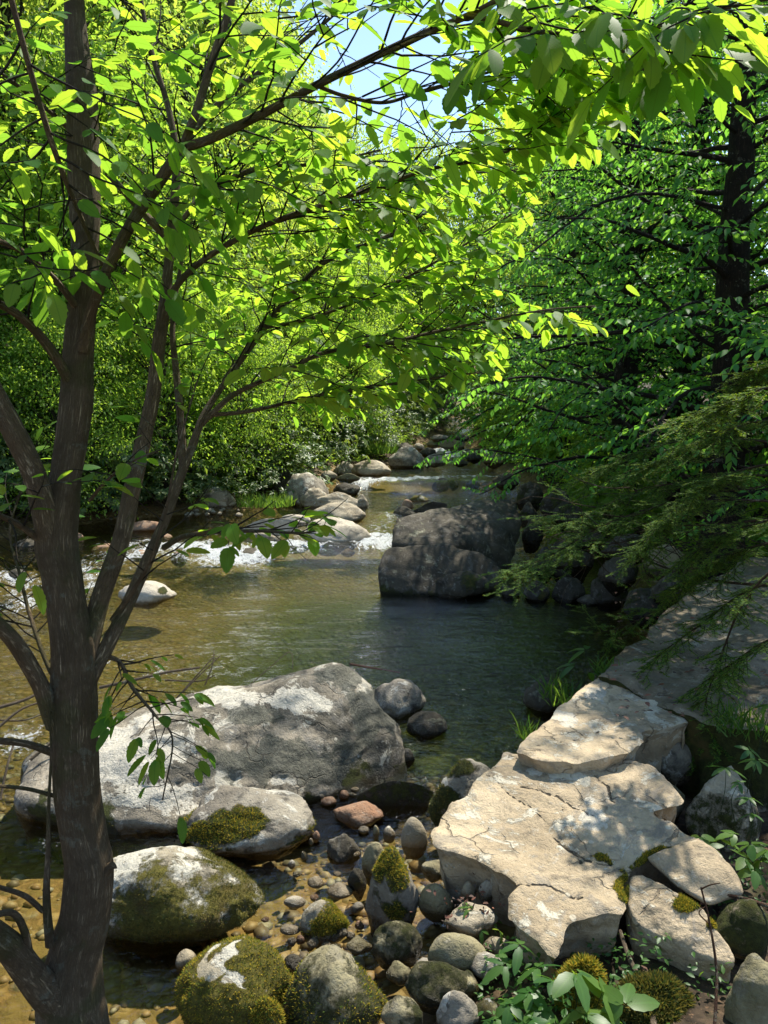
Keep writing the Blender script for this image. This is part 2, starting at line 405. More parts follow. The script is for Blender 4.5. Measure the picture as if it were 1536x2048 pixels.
wx = spaced((-26, -7, 1), (-7, 4, .05), (4, 9, .2), (9, 30, 1.5)); wy = spaced((-12, 1.5, .5), (1.5, 12.5, .05), (12.5, 32, .1), (32, 80, .8))
V, F = grid(wx, wy, water_surf)
def water_mat():
    M = NT('clear_mountain_stream_water')
    pos = M.n('NewGeometry').outputs['Position']
    fo = M.attr('foam'); calm = M.attr('calm')
    v1 = M.vmap(pos, (1.0, 2.4, 1)); v2 = M.vmap(pos, (1.4, 2.2, 1))
    n1 = M.noise(v1, 2.6, 4, .55, .8); n2 = M.noise(v2, 9, 4, .6, .5); n3 = M.noise(pos, 30, 3, .6)
    rough_amp = M.math('SUBTRACT', 1.0, M.math('MULTIPLY', calm, .75))
    h = M.math('ADD', M.math('MULTIPLY', n1, 1.0), M.math('ADD', M.math('MULTIPLY', n2, .60), M.math('MULTIPLY', n3, .30)))
    h = M.math('MULTIPLY', h, rough_amp)
    bp = M.bump(h, 1.0, .033)
    fr = M.n('Fresnel', IOR=1.33); M.set(fr.inputs['Normal'], bp)
    dp = M.attr('depth')
    tint = M.mix(M.ramp(dp, .02, 1.15), (.92, .90, .74), (.24, .36, .09))
    tr = M.n('BsdfTransparent', Color=tint)
    gl = M.n('BsdfGlossy', Roughness=.035, Normal=bp); gl.inputs['Color'].default_value = (1, 1, 1, 1)
    mx = M.n('MixShader'); M.set(mx.inputs[0], M.math('MULTIPLY', fr.outputs[0], 1.15, True)); M.t.links.new(tr.outputs[0], mx.inputs[1]); M.t.links.new(gl.outputs[0], mx.inputs[2])
    fn = M.noise(M.vmap(pos, (1.3, 1.0, 1)), 5.5, 9, .72, 1.2); fn2 = M.noise(pos, 45, 5, .7)
    ff = M.ramp(M.math('ADD', M.math('MULTIPLY', fo, .80), M.math('MULTIPLY', M.math('SUBTRACT', M.math('ADD', M.math('MULTIPLY', fn, .7), M.math('MULTIPLY', fn2, .3)), .5), 3.8)), .50, .90)
    fd = M.n('BsdfPrincipled', Base_Color=(.80, .83, .84), Roughness=.5, Normal=M.bump(M.math('ADD', fn, fn2), 1.0, .09))
    m2 = M.n('MixShader'); M.set(m2.inputs[0], M.math('MULTIPLY', ff, .92)); M.t.links.new(mx.outputs[0], m2.inputs[1]); M.t.links.new(fd.outputs[0], m2.inputs[2])
    return M.end(m2.outputs[0])
fa = foam_at(V[:, 0], V[:, 1])
calm = np.clip(sstep(4.6, 3.4, V[:, 1])+.6*sstep(-.2, .6, V[:, 0])*sstep(9.8, 8.8, V[:, 1])*sstep(5.9, 6.8, V[:, 1]), 0, 1)
dep = np.clip(water_z(V[:, 0], V[:, 1])-ground_z(V[:, 0], V[:, 1]), 0, 2)
wo = mesh_obj('water', V, F, water_mat(), attrs=dict(foam=fa*1.0, calm=calm, depth=dep)); tag(wo, 'clear amber green mountain stream running over rocks', kind='structure')

# ================================================================== rocks
def ico(sub):
    bm = bmesh.new(); bmesh.ops.create_icosphere(bm, subdivisions=sub, radius=1)
    V = np.array([v.co[:] for v in bm.verts]); F = np.array([[v.index for v in f.verts] for f in bm.faces]); bm.free(); return V, F
ICO = {k: ico(k) for k in (2, 3, 4, 5, 6)}
def hull_planes(P):
    bm = bmesh.new(); vs = [bm.verts.new(p) for p in P]
    bmesh.ops.convex_hull(bm, input=vs); bm.normal_update()
    N = []; D = []
    for f in bm.faces:
        n = np.array(f.normal); d = n@np.array(f.verts[0].co)
        if d < 0: n, d = -n, -d
        if any(np.dot(n, m) > .995 for m in N): continue
        N.append(n); D.append(d)
    bm.free(); return np.array(N), np.array(D)
def hull_shape(P, sub, p=14, rough=.05, freq=2.2, seed=0, edge=1.0):
    P = np.array([tuple(q) for q in P]); lo, hi = P.min(0), P.max(0); c = (lo+hi)/2; s = (hi-lo)/2+1e-4
    Q = (P-c)/s; q0 = Q.mean(0)*.5; Q = Q-q0
    N, D = hull_planes(Q)
    dirs, F = ICO[sub]
    G = np.clip(dirs@(N/np.maximum(D, .08)[:, None]).T, 0, None)
    r = (G**p).sum(1)**(-1/p)
    V = dirs*r[:, None]
    W = (V+q0)*s
    sc = s.mean()
    nz = fbm(W/sc*freq+seed*7.7, 5, .55)
    rdg = 1-np.abs(fbm(W/sc*freq*1.6+seed*3.1+40, 4, .5))*2
    W = W+dirs*(sc*rough)*(nz*.8+rdg*.35*edge)[:, None]
    return W+c, F
MATS = dict(
    grey=rock_mat('grey_lichened_sandstone', (.17, .145, .11), (.34, .30, .23), .5, (.55, .52, .44), dark=.8),
    big=rock_mat('patchy_grey_boulder_stone', (.075, .066, .048), (.34, .29, .215), .5, (.46, .43, .35), dark=1.0, layer=.6, hair=.45, mott=.9),
    pale=rock_mat('pale_tan_river_stone', (.27, .22, .15), (.42, .36, .26), .35, (.58, .54, .44), dark=.45, layer=.3),
    tan=rock_mat('smooth_tan_cobble', (.30, .25, .17), (.38, .32, .22), .05, dark=.10, speck=.5),
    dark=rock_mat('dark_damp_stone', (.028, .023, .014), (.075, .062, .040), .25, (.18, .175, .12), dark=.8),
    mossy=rock_mat('moss_grown_stone', (.20, .17, .115), (.36, .31, .22), .8, (.56, .53, .44), dark=.6, moss_col=(.20, .175, .03)),
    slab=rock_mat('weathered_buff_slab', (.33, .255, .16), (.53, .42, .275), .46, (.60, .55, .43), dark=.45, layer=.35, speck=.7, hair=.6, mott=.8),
    ledge=rock_mat('shade_toned_slab', (.15, .12, .075), (.27, .22, .15), .3, (.38, .35, .26), dark=.6, layer=.35, speck=.7, hair=.6, mott=.7),  # darker copy of the buff slab stone, shade painted into its colour
    olive=rock_mat('algae_stained_cobble', (.16, .14, .065), (.30, .26, .15), .2, dark=.5, moss_col=(.07, .075, .015)),
    red=rock_mat('wet_rusty_stone', (.27, .14, .075), (.34, .22, .14), .25, dark=.5),
    white=rock_mat('sun_bleached_stone', (.38, .33, .25), (.52, .46, .36), .3, (.62, .58, .5), dark=.35),
)
MOSS_M = leaf_mat('yellow_green_moss', (.27, .25, .025), (.38, .36, .025), .35, .8, .1, var=.6)
MOSS_D = leaf_mat('dark_green_moss', (.11, .115, .022), (.16, .17, .018), .35, .8, .1, var=.6)
BLADE = (np.array([(-.16, 0, 0), (.16, 0, 0), (0, 1, -.25)]), np.array([(0, 1, 2)]), np.array([(0, 0), (1, 0), (.5, 1)]))
def moss_fuzz(V, F, mv, parent, n, size=.012, mat=None, thr=.5):
    fm_ = mv[F].mean(1); A = V[F]; cr = np.cross(A[:, 1]-A[:, 0], A[:, 2]-A[:, 0]); ar = np.linalg.norm(cr, axis=1)
    wgt = ar*(fm_ > thr)*np.clip(fm_-thr+.1, 0, 1)
    if wgt.sum() < 1e-9: return
    idx = RNG.choice(len(F), n, p=wgt/wgt.sum()); b = RNG.dirichlet((1, 1, 1), n)
    P = (A[idx]*b[:, :, None]).sum(1); Nn = cr[idx]/(ar[idx][:, None]+1e-12)
    D = Nn+RNG.normal(0, .55, (n, 3))+np.array([0, 0, .35])
    L = Leaves(); L.p = P-Nn*.002; L.d = D; L.n = RNG.normal(0, 1, (n, 3)); L.s = size*(.5+RNG.random(n))
    o = L.build('moss', BLADE, mat or MOSS_M, parent); o['kind'] = 'stuff'
def make_rock(name, label, cat, V, F, mat, zb, moss=None, fuzz=0, fuzz_size=.012, group=None, fmat=None, crack=None, lich=None, dirt=None):
    Nrm = np.zeros_like(V); A = V[F]; cr = np.cross(A[:, 1]-A[:, 0], A[:, 2]-A[:, 0])
    for k in range(3): np.add.at(Nrm, F[:, k], cr)
    Nrm /= np.linalg.norm(Nrm, axis=1)[:, None]+1e-12
    mv = np.zeros(len(V))
    if moss: mv = moss(V, Nrm)
    loc = (float(V[:, 0].mean()), float(V[:, 1].mean()), float(zb))
    o = mesh_obj(name, V, F, MATS[mat], attrs=dict(moss=mv, hgt=V[:, 2]-zb, crack=np.zeros(len(V)) if crack is None else crack, lich=np.zeros(len(V)) if lich is None else lich(V, Nrm), dirt=np.zeros(len(V)) if dirt is None else dirt(V, Nrm)), loc=loc)
    tag(o, label, cat, group)
    if fuzz: moss_fuzz(V, F, mv, o, fuzz, fuzz_size, fmat)
    return o
def ppx(V):
    dy = V[:, 1]; dz = V[:, 2]-H; d = dy*CP-dz*SP
    return 768+FOC*V[:, 0]/d, 1024-FOC*(dy*SP+dz*CP)/d
# moss growth rules
def m_side(amount=.5, low=.1, high=.35, zb=0, f=5):       # grows on the lower flanks
    return lambda V, N: np.clip(sstep(high, low, V[:, 2]-zb+.06*fbm(V*f, 3))*amount*2, 0, 1)*.95*sstep(-.7, -.2, N[:, 2])
def m_patch(*pp, base=None):                                # cushions at chosen spots of this rock
    def fn(V, N):
        x, y = ppx(V); m = np.zeros(len(V)); nz = fbm(V*9, 4)
        for a, b, rx, ry in pp: m = np.maximum(m, sstep(1.45, .45, np.sqrt(((x-a)/rx)**2+((y-b)/ry)**2)+.45*nz))
        if base is not None: m = np.maximum(m, base(V, N))
        return m
    return fn
def m_all(a=.6): return lambda V, N: np.clip(a+.5*fbm(V*6, 4), 0, 1)*sstep(-.6, .1, N[:, 2])

def auto_shape(x0, y0, x1, y1, zb, dr=.75, k=.3, seed=1, p=9, sub=4, rough=.05, npts=22, freq=2.2, squash=1.0):
    rs = np.random.default_rng(seed)
    base = PZ((x0+x1)/2, y1, zb); dep = base.y*CP+(H-zb)*SP
    W = (x1-x0)/FOC*dep; b = dr*W/2; t = None
    q = ray((x0+x1)/2, y0); t = -q.z/q.y
    sol = None
    for _ in range(30):
        Yc = base.y+b*math.sqrt(1-k*k); tgt = H-Yc*t-zb
        f = lambda c: k*c+math.sqrt(c*c+b*b*t*t)-tgt
        if f(.22*W*squash) > 0: b *= .88; continue
        lo, hi = .22*W*squash, 4*W
        for _ in range(40):
            md = (lo+hi)/2
            if f(md) > 0: hi = md
            else: lo = md
        sol = md; break
    if sol is None: sol = .25*W; Yc = base.y+b
    c = min(sol, 1.3*W)
    dep_c = Yc*CP+(H-zb)*SP
    a = (x1-x0)/FOC*dep_c/2; xc = ((x0+x1)/2-768)/FOC*dep_c
    P = rs.normal(0, 1, (npts, 3)); P /= np.linalg.norm(P, axis=1)[:, None]; P *= rs.uniform(.86, 1.12, (npts, 1))
    P = np.concatenate([P, np.array([(1, 0, 0), (-1, 0, 0), (0, -1, -.1), (0, 1, 0), (0, 0, 1), (0, 0, -1)])*1.0])
    V, F = hull_shape(P, sub, p, rough, freq, seed)
    V = V*np.array([a, b, c])+np.array([xc, Yc, zb+k*c])
    return V, F
_rs = [100]
def R(name, label, cat, box, zb, mat, dr=.75, k=.3, p=13, sub=4, rough=.075, moss=None, fuzz=0, seed=None, group=None, fs=.012, fmat=None, freq=2.2, squash=1.0):
    _rs[0] += 1
    V, F = auto_shape(*box, zb, dr, k, seed or _rs[0], p, sub, rough, freq=freq, squash=squash)
    return make_rock(name, label, cat, V, F, mat, zb, moss, fuzz, fs, group, fmat)

# ---- big boulder across the middle
base = [(30, 1600, 3.95), (385, 1668, 3.8), (640, 1602, 4.1), (815, 1548, 4.42), (210, 1655, 3.78)]
bp = [PY(700, 1322, 4.75), PY(742, 1372, 4.8), PY(790, 1440, 4.75), PY(818, 1500, 4.55), PY(640, 1590, 4.1), PY(385, 1650, 3.8), PY(215, 1640, 3.78), PY(25, 1595, 3.95), PY(55, 1512, 4.35), PY(205, 1440, 4.65), PY(395, 1386, 4.85), PY(545, 1362, 4.9), PY(470, 1450, 4.35), PY(300, 1500, 4.1), PY(640, 1440, 4.4), PY(700, 1470, 4.35)]
for a, b, y in base:
    q = PY(a, b, y); bp.append(Vector((q.x, q.y+.03, -.25)))
for a in (60, 400, 720, 800):
    bp.append(Vector(((a-768)/FOC*5.5, 5.35, -.25)))
Vb, Fb = hull_shape(bp, 6, 34, .048, 2.6, 3, 1.0)
make_rock('boulder', 'large angular grey boulder patched with lichen lying across the near water', 'boulder', Vb, Fb, 'big', 0, lambda V, N: .8*sstep(.14, .0, V[:, 2]+.12*fbm(V*6, 4)), 4000, fmat=MOSS_D,
          lich=m_patch((270, 1500, 130, 60), (450, 1400, 90, 22), (610, 1405, 70, 26), (330, 1590, 80, 40), (560, 1560, 40, 18)), dirt=m_patch((745, 1420, 60, 70), (560, 1525, 190, 48), (500, 1430, 60, 22), (700, 1350, 60, 30), (700, 1550, 110, 40)))
# ---- three mossy rocks in front of it
V, F = auto_shape(352, 1562, 643, 1718, .0, .7, .35, 21, 16, 5, .065)
make_rock('rock', 'grey rock with a bright yellow moss cushion leaning on the large boulder', 'rock', V, F, 'grey', 0, m_patch((490, 1648, 60, 32), (410, 1665, 42, 20), base=m_side(.4, .02, .12)), 7000, .011)
V, F = auto_shape(100, 1682, 548, 1898, .0, .62, .35, 34, 11, 6, .06)
make_rock('rock', 'low wide rock splashed with white lichen and brown moss beside the tree trunk', 'rock', V, F, 'mossy', 0, lambda V, N: np.clip(.55*sstep(.36, .14, V[:, 2]+.1*fbm(V*5, 4))+.35*fbm(V*4+3, 4), 0, 1)*1.15, 16000, .010, fmat=MOSS_D)
V, F = auto_shape(348, 1852, 602, 2085, .0, .95, .35, 45, 11, 5, .075)
make_rock('rock', 'rounded rock furred with olive moss under a bare pale top in the shallows', 'rock', V, F, 'mossy', 0, lambda V, N: np.clip(1.2*sstep(.95, .80, N[:, 2]+.25*fbm(V*8, 3)), 0, 1), 16000, .010)
# ---- the boulder pair in the shade of the right bank
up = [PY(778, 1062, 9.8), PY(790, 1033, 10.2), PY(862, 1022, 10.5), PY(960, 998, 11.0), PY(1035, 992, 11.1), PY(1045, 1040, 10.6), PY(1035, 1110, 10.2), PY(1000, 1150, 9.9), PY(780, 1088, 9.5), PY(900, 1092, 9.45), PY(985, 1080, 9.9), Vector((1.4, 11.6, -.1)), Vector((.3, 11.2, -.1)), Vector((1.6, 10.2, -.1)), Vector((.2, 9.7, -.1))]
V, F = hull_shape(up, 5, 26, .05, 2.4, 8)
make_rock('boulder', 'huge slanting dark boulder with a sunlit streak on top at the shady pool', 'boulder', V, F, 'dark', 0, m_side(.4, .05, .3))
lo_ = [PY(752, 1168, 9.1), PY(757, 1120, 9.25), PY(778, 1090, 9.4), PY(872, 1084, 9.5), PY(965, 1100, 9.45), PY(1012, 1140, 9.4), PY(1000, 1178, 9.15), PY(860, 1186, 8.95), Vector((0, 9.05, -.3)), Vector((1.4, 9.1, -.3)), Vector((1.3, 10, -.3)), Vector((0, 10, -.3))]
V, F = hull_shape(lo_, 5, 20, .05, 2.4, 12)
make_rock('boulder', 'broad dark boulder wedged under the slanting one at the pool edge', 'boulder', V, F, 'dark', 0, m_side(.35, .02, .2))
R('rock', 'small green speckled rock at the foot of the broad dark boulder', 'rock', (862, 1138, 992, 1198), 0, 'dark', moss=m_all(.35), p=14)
# ---- foreground cobbles and stones (each one a thing)
R('rock', 'upright stone with a yellow moss streak down its front between the two channels', 'rock', (727, 1684, 842, 1868), .02, 'grey', .8, .3, 12, 5, moss=m_patch((790, 1740, 26, 50), (800, 1820, 30, 26), (760, 1720, 22, 60)), fuzz=7000, fs=.011)
R('rock', 'round grey green stone tucked behind the upright mossy one', 'rock', (722, 1678, 780, 1756), .02, 'olive')
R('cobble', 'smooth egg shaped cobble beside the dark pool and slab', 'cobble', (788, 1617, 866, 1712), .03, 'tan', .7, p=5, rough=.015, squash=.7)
R('rock', 'small dark rock covered in moss in the middle of the pebble channel', 'rock', (598, 1794, 702, 1890), .0, 'mossy', moss=m_all(.6), fuzz=6000, fs=.010)
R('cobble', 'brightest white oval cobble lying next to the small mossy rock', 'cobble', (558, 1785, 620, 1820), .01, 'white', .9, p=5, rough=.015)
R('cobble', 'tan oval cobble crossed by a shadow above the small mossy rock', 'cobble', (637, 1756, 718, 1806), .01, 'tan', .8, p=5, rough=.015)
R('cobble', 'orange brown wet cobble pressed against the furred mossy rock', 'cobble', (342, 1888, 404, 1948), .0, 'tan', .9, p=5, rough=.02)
R('rock', 'flat rusty wet rock at the head of the pebble channel', 'rock', (663, 1600, 772, 1658), .0, 'red', p=14)
R('rock', 'long low dark rock barring the dark pool', 'rock', (703, 1568, 878, 1612), .0, 'dark', .5, moss=m_side(.3))
R('rock', 'half drowned dark rock in the blue reflecting trickle', 'rock', (648, 1656, 728, 1734), -.02, 'dark', 1.0, .15)
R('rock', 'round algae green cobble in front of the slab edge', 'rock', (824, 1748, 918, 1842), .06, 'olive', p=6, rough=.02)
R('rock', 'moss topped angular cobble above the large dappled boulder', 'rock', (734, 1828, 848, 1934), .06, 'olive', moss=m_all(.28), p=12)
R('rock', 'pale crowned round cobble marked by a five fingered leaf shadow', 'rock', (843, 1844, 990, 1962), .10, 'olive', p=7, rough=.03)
R('boulder', 'large dappled green boulder at the bottom edge', 'boulder', (552, 1882, 788, 2110), .02, 'olive', .9, p=12, sub=5, rough=.06, moss=m_side(.35, .1, .4), fuzz=3000)
R('rock', 'lumpy brown rock with a ragged dark hollow near the leafy plant', 'rock', (808, 1908, 942, 2022), .10, 'olive', p=12, rough=.10, moss=m_side(.3, .15, .4, .1))
R('rock', 'small mossy rock below the lumpy brown one', 'rock', (755, 1985, 852, 2075), .08, 'olive', p=12, rough=.08, moss=m_all(.4))
R('rock', 'brown knobbly rock half hidden by the leafy plant', 'rock', (870, 1975, 965, 2080), .10, 'grey', p=12, rough=.08)
R('rock', 'cream angular rock littered with dead leaves under the slab', 'rock', (885, 1805, 1004, 1880), .14, 'pale', p=18, rough=.07)
R('rock', 'mossy stone cut off by the bottom edge beside the dappled boulder', 'rock', (488, 1988, 574, 2090), .0, 'mossy', moss=m_all(.6), fuzz=3000)
R('rock', 'grey dappled boulder under the left flank of the slab', 'boulder', (850, 1505, 1030, 1690), .0, 'grey', .8, moss=m_patch((880, 1600, 50, 30), (930, 1540, 50, 25), base=m_side(.5, .1, .3)), fuzz=3500, sub=5, fmat=MOSS_D)
R('stone', 'chunky brown stone wedged under the slab front', 'stone', (920, 1762, 954, 1798), .16, 'tan', p=18)
R('stone', 'white tipped broken stone under the slab front', 'stone', (955, 1758, 992, 1802), .16, 'white', p=18)
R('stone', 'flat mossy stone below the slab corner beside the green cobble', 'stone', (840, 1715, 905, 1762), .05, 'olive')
for i, (b, z, m) in enumerate([((690, 1868, 748, 1912), .03, 'olive'), ((770, 1918, 826, 1972), .06, 'olive'), ((930, 1895, 1010, 1968), .10, 'grey'), ((896, 1935, 960, 2000), .09, 'olive'), ((700, 1960, 766, 2030), .05, 'olive'), ((640, 1846, 700, 1884), .01, 'grey'), ((960, 1870, 1030, 1920), .10, 'pale'), ((694, 1732, 734, 1790), .01, 'dark'), ((566, 1905, 612, 1950), .0, 'dark'), ((936, 1990, 1010, 2070), .1, 'olive')]):
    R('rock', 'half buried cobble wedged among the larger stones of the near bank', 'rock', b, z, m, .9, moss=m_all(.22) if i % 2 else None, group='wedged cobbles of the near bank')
# named pebbles, then look-alikes
PB = [(654, 1572, 684, 1590), (676, 1578, 700, 1600), (634, 1584, 652, 1600), (764, 1648, 794, 1684), (744, 1642, 760, 1678), (612, 1872, 640, 1898), (590, 1866, 612, 1890), (572, 1872, 594, 1894), (640, 1880, 664, 1896), (662, 1884, 684, 1900), (612, 1655, 628, 1672), (622, 1658, 642, 1684), (616, 1674, 628, 1690), (574, 1718, 592, 1738), (600, 1700, 614, 1720), (612, 1750, 650, 1778), (618, 1786, 640, 1802), (700, 1800, 730, 1830), (556, 1845, 604, 1872), (690, 1584, 716, 1594), (700, 1572, 720, 1582), (640, 1590, 676, 1614), (715, 1650, 740, 1668), (596, 1560, 620, 1574), (420, 1850, 440, 1864), (404, 1858, 422, 1872), (520, 1832, 540, 1846), (980, 1770, 1000, 1788), (905, 1776, 922, 1794), (726, 1800, 744, 1822), (700, 1700, 722, 1716), (708, 1840, 730, 1862), (690, 1860, 712, 1880), (664, 1740, 684, 1754), (584, 1740, 606, 1756)]
for i, b in enumerate(PB):
    R('pebble', 'small water worn pebble lying among the rocks of the channel', 'pebble', b, .005, ['tan', 'red', 'grey', 'pale', 'olive'][i % 5], .9, .4, 10, 3, .05, group='loose pebbles in the channel')
R('rock', 'rounded grey boulder standing in the pool behind the large boulder', 'boulder', (738, 1352, 858, 1440), .0, 'grey', .9)
R('rock', 'dark low rock in the pool against the end of the large boulder', 'rock', (808, 1418, 896, 1478), .0, 'dark', .9)
R('rock', 'small wet rock under the tip of the large boulder', 'rock', (788, 1494, 832, 1532), .0, 'dark')
R('rock', 'dim boulder in the pool beneath the grass tuft', 'boulder', (1042, 1352, 1138, 1432), .0, 'dark', .8)
R('rock', 'white sunlit rock with a moss spot standing in the stream behind the slim stems', 'rock', (232, 1158, 360, 1210), .0, 'white', .8, p=12, moss=m_patch((326, 1182, 9, 8)))
# ---- rocks up the stream
UPS = [
 ('sunlit oval boulder in midstream, the nearest of the pale chain', (624, 1001, 735, 1046), .2, 'pale', .7),
 ('pale split boulder just behind the sunlit oval one', (622, 984, 732, 1018), .2, 'pale', .6),
 ('crumpled grey rock mass at the left head of the pale chain', (562, 942, 662, 1012), .22, 'grey', .8),
 ('tan wedge rock leaning on the crumpled grey mass', (600, 972, 662, 1016), .2, 'pale', .7),
 ('dark rock in the grass left of the crumpled mass', (492, 942, 572, 980), .35, 'dark', .8),
 ('shadowed rock behind the crumpled grey mass', (540, 938, 600, 990), .3, 'dark', .8),
 ('square topped brown rock on the left bank above a pebble bar', (392, 970, 474, 1016), .28, 'grey', .7),
 ('long white topped ledge rock with a mossy end at the rapids', (590, 1036, 748, 1094), .12, 'white', .6),
 ('mossy brown rock in front of the white topped ledge', (540, 1062, 640, 1098), .1, 'mossy', .7),
 ('thin flat pale stone awash below the white topped ledge', (640, 1074, 718, 1095), .08, 'pale', .6),
 ('black wet rock at the rapids under the hanging leaves', (466, 1094, 534, 1122), .05, 'dark', .8),
 ('little orange rock in the white water of the chute', (680, 1096, 712, 1110), .05, 'red', .8),
 ('flat sunlit slab of rock low in the left riffle', (470, 1048, 600, 1076), .16, 'white', .5),
 ('big brown domed boulder with a pale cap at the upper pool', (698, 917, 788, 953), .5, 'pale', .7),
 ('low brown rock beside the domed boulder', (664, 920, 712, 950), .5, 'grey', .7),
 ('dark rock splitting the little waterfall on its left', (662, 964, 722, 988), .24, 'dark', .7),
 ('flat mossy rock above the waterfall', (670, 945, 722, 960), .5, 'olive', .7),
 ('huge grey angular boulder at the bend upstream', (772, 893, 852, 934), .55, 'grey', .8),
 ('black rock in the middle of the waterfall lip', (862, 955, 902, 977), .28, 'dark', .7),
 ('small black rock in the waterfall lip', (898, 957, 918, 974), .28, 'dark', .7),
 ('dark stone under the right part of the waterfall', (930, 958, 962, 974), .28, 'dark', .7),
 ('brown rock sitting on a wet one left of the dark boulders', (800, 998, 828, 1018), .24, 'red', .8),
 ('wet blue black rock left of the dark boulders', (784, 1010, 832, 1034), .18, 'dark', .8),
 ('yellow mossy flat rock behind the dark boulders', (818, 989, 860, 1004), .2, 'mossy', .7),
 ('long thin dark rock awash behind the dark boulders', (826, 1010, 902, 1026), .2, 'dark', .5),
 ('brown rock awash in the left rapids', (340, 1100, 376, 1126), .04, 'red', .8),
 ('reddish flat rock in the far left riffle', (255, 1040, 330, 1064), .2, 'red', .6),
]
UPS += [('pale flat rock between the riffle and the white topped ledge', (484, 1064, 566, 1088), .10, 'pale', .7), ('small pale flat rock left of the oval midstream boulder', (552, 1028, 622, 1050), .18, 'white', .7), ('low pale rock in the riffle under the hanging leafy branch', (400, 1076, 470, 1098), .1, 'pale', .7), ('cream rounded rock touching the right end of the pale chain', (706, 988, 738, 1016), .2, 'pale', .8)]
for lab, b, zb, mt, dr in UPS:
    R('boulder' if b[2]-b[0] > 75 else 'rock', lab, 'boulder' if b[2]-b[0] > 75 else 'rock', b, zb, mt, dr, sub=4, p=16, rough=.085, moss=m_all(.55) if mt == 'mossy' else None)
FARR = [(838, 894, 872, 911, .8), (846, 908, 892, 928, .66), (868, 900, 890, 914, .75), (905, 918, 938, 930, .66), (876, 880, 934, 896, 1.05), (788, 884, 830, 900, .95), (826, 885, 850, 899, .9), (918, 898, 950, 911, .8), (930, 906, 965, 922, .7), (852, 880, 884, 892, 1.05), (905, 868, 940, 880, 1.25), (860, 868, 898, 880, 1.25), (640, 940, 676, 958, .55), (848, 926, 862, 934, .56), (960, 900, 1010, 928, .7), (985, 945, 1040, 972, .5)]
for i, (a, b, c, d, z) in enumerate(FARR):
    R('rock', 'wet stone among the steps of rapids far upstream', 'rock', (a, b, c, d), z, ['dark', 'grey', 'pale', 'dark', 'olive'][i % 5], .8, sub=3, p=18, rough=.12, group='stones of the far rapids')
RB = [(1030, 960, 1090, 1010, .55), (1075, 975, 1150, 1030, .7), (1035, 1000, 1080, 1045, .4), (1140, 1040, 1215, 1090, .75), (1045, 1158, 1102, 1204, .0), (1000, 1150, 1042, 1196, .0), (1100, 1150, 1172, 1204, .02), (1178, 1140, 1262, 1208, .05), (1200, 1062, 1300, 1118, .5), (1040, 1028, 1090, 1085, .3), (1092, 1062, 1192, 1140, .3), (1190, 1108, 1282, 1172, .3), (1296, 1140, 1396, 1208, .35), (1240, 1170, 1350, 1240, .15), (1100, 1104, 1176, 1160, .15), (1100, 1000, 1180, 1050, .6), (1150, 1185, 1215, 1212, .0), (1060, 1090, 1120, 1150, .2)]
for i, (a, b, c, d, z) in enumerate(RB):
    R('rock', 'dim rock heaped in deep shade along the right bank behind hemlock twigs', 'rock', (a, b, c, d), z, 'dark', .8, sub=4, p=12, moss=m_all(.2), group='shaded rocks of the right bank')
R('rock', 'light green lichened rock among the dim ones behind the hemlock twigs', 'rock', (1284, 1086, 1374, 1146), .5, 'olive', .7, p=14)
for i, b in enumerate([(20, 1075, 90, 1100), (110, 1062, 170, 1085), (180, 1085, 250, 1112), (60, 1112, 130, 1140), (250, 1098, 310, 1120), (300, 1062, 350, 1080), (10, 1135, 60, 1160), (0, 1050, 60, 1070)]):
    R('rock', 'brown wet rock awash in the riffle behind the tree trunk', 'rock', b, .08 if b[3] > 1100 else .16, 'red' if i % 3 else 'dark', .8, group='brown rocks in the left riffle')
for i in range(26):
    x = random.uniform(372, 478); y = random.uniform(1016, 1034)
    s = random.uniform(9, 20)
    R('pebble', 'pale stone of the gravel bar on the far left bank', 'pebble', (x-s/2, y-s*.55, x+s/2, y), .22, ['pale', 'white', 'grey'][i % 3], .8, sub=2, group='gravel bar stones')

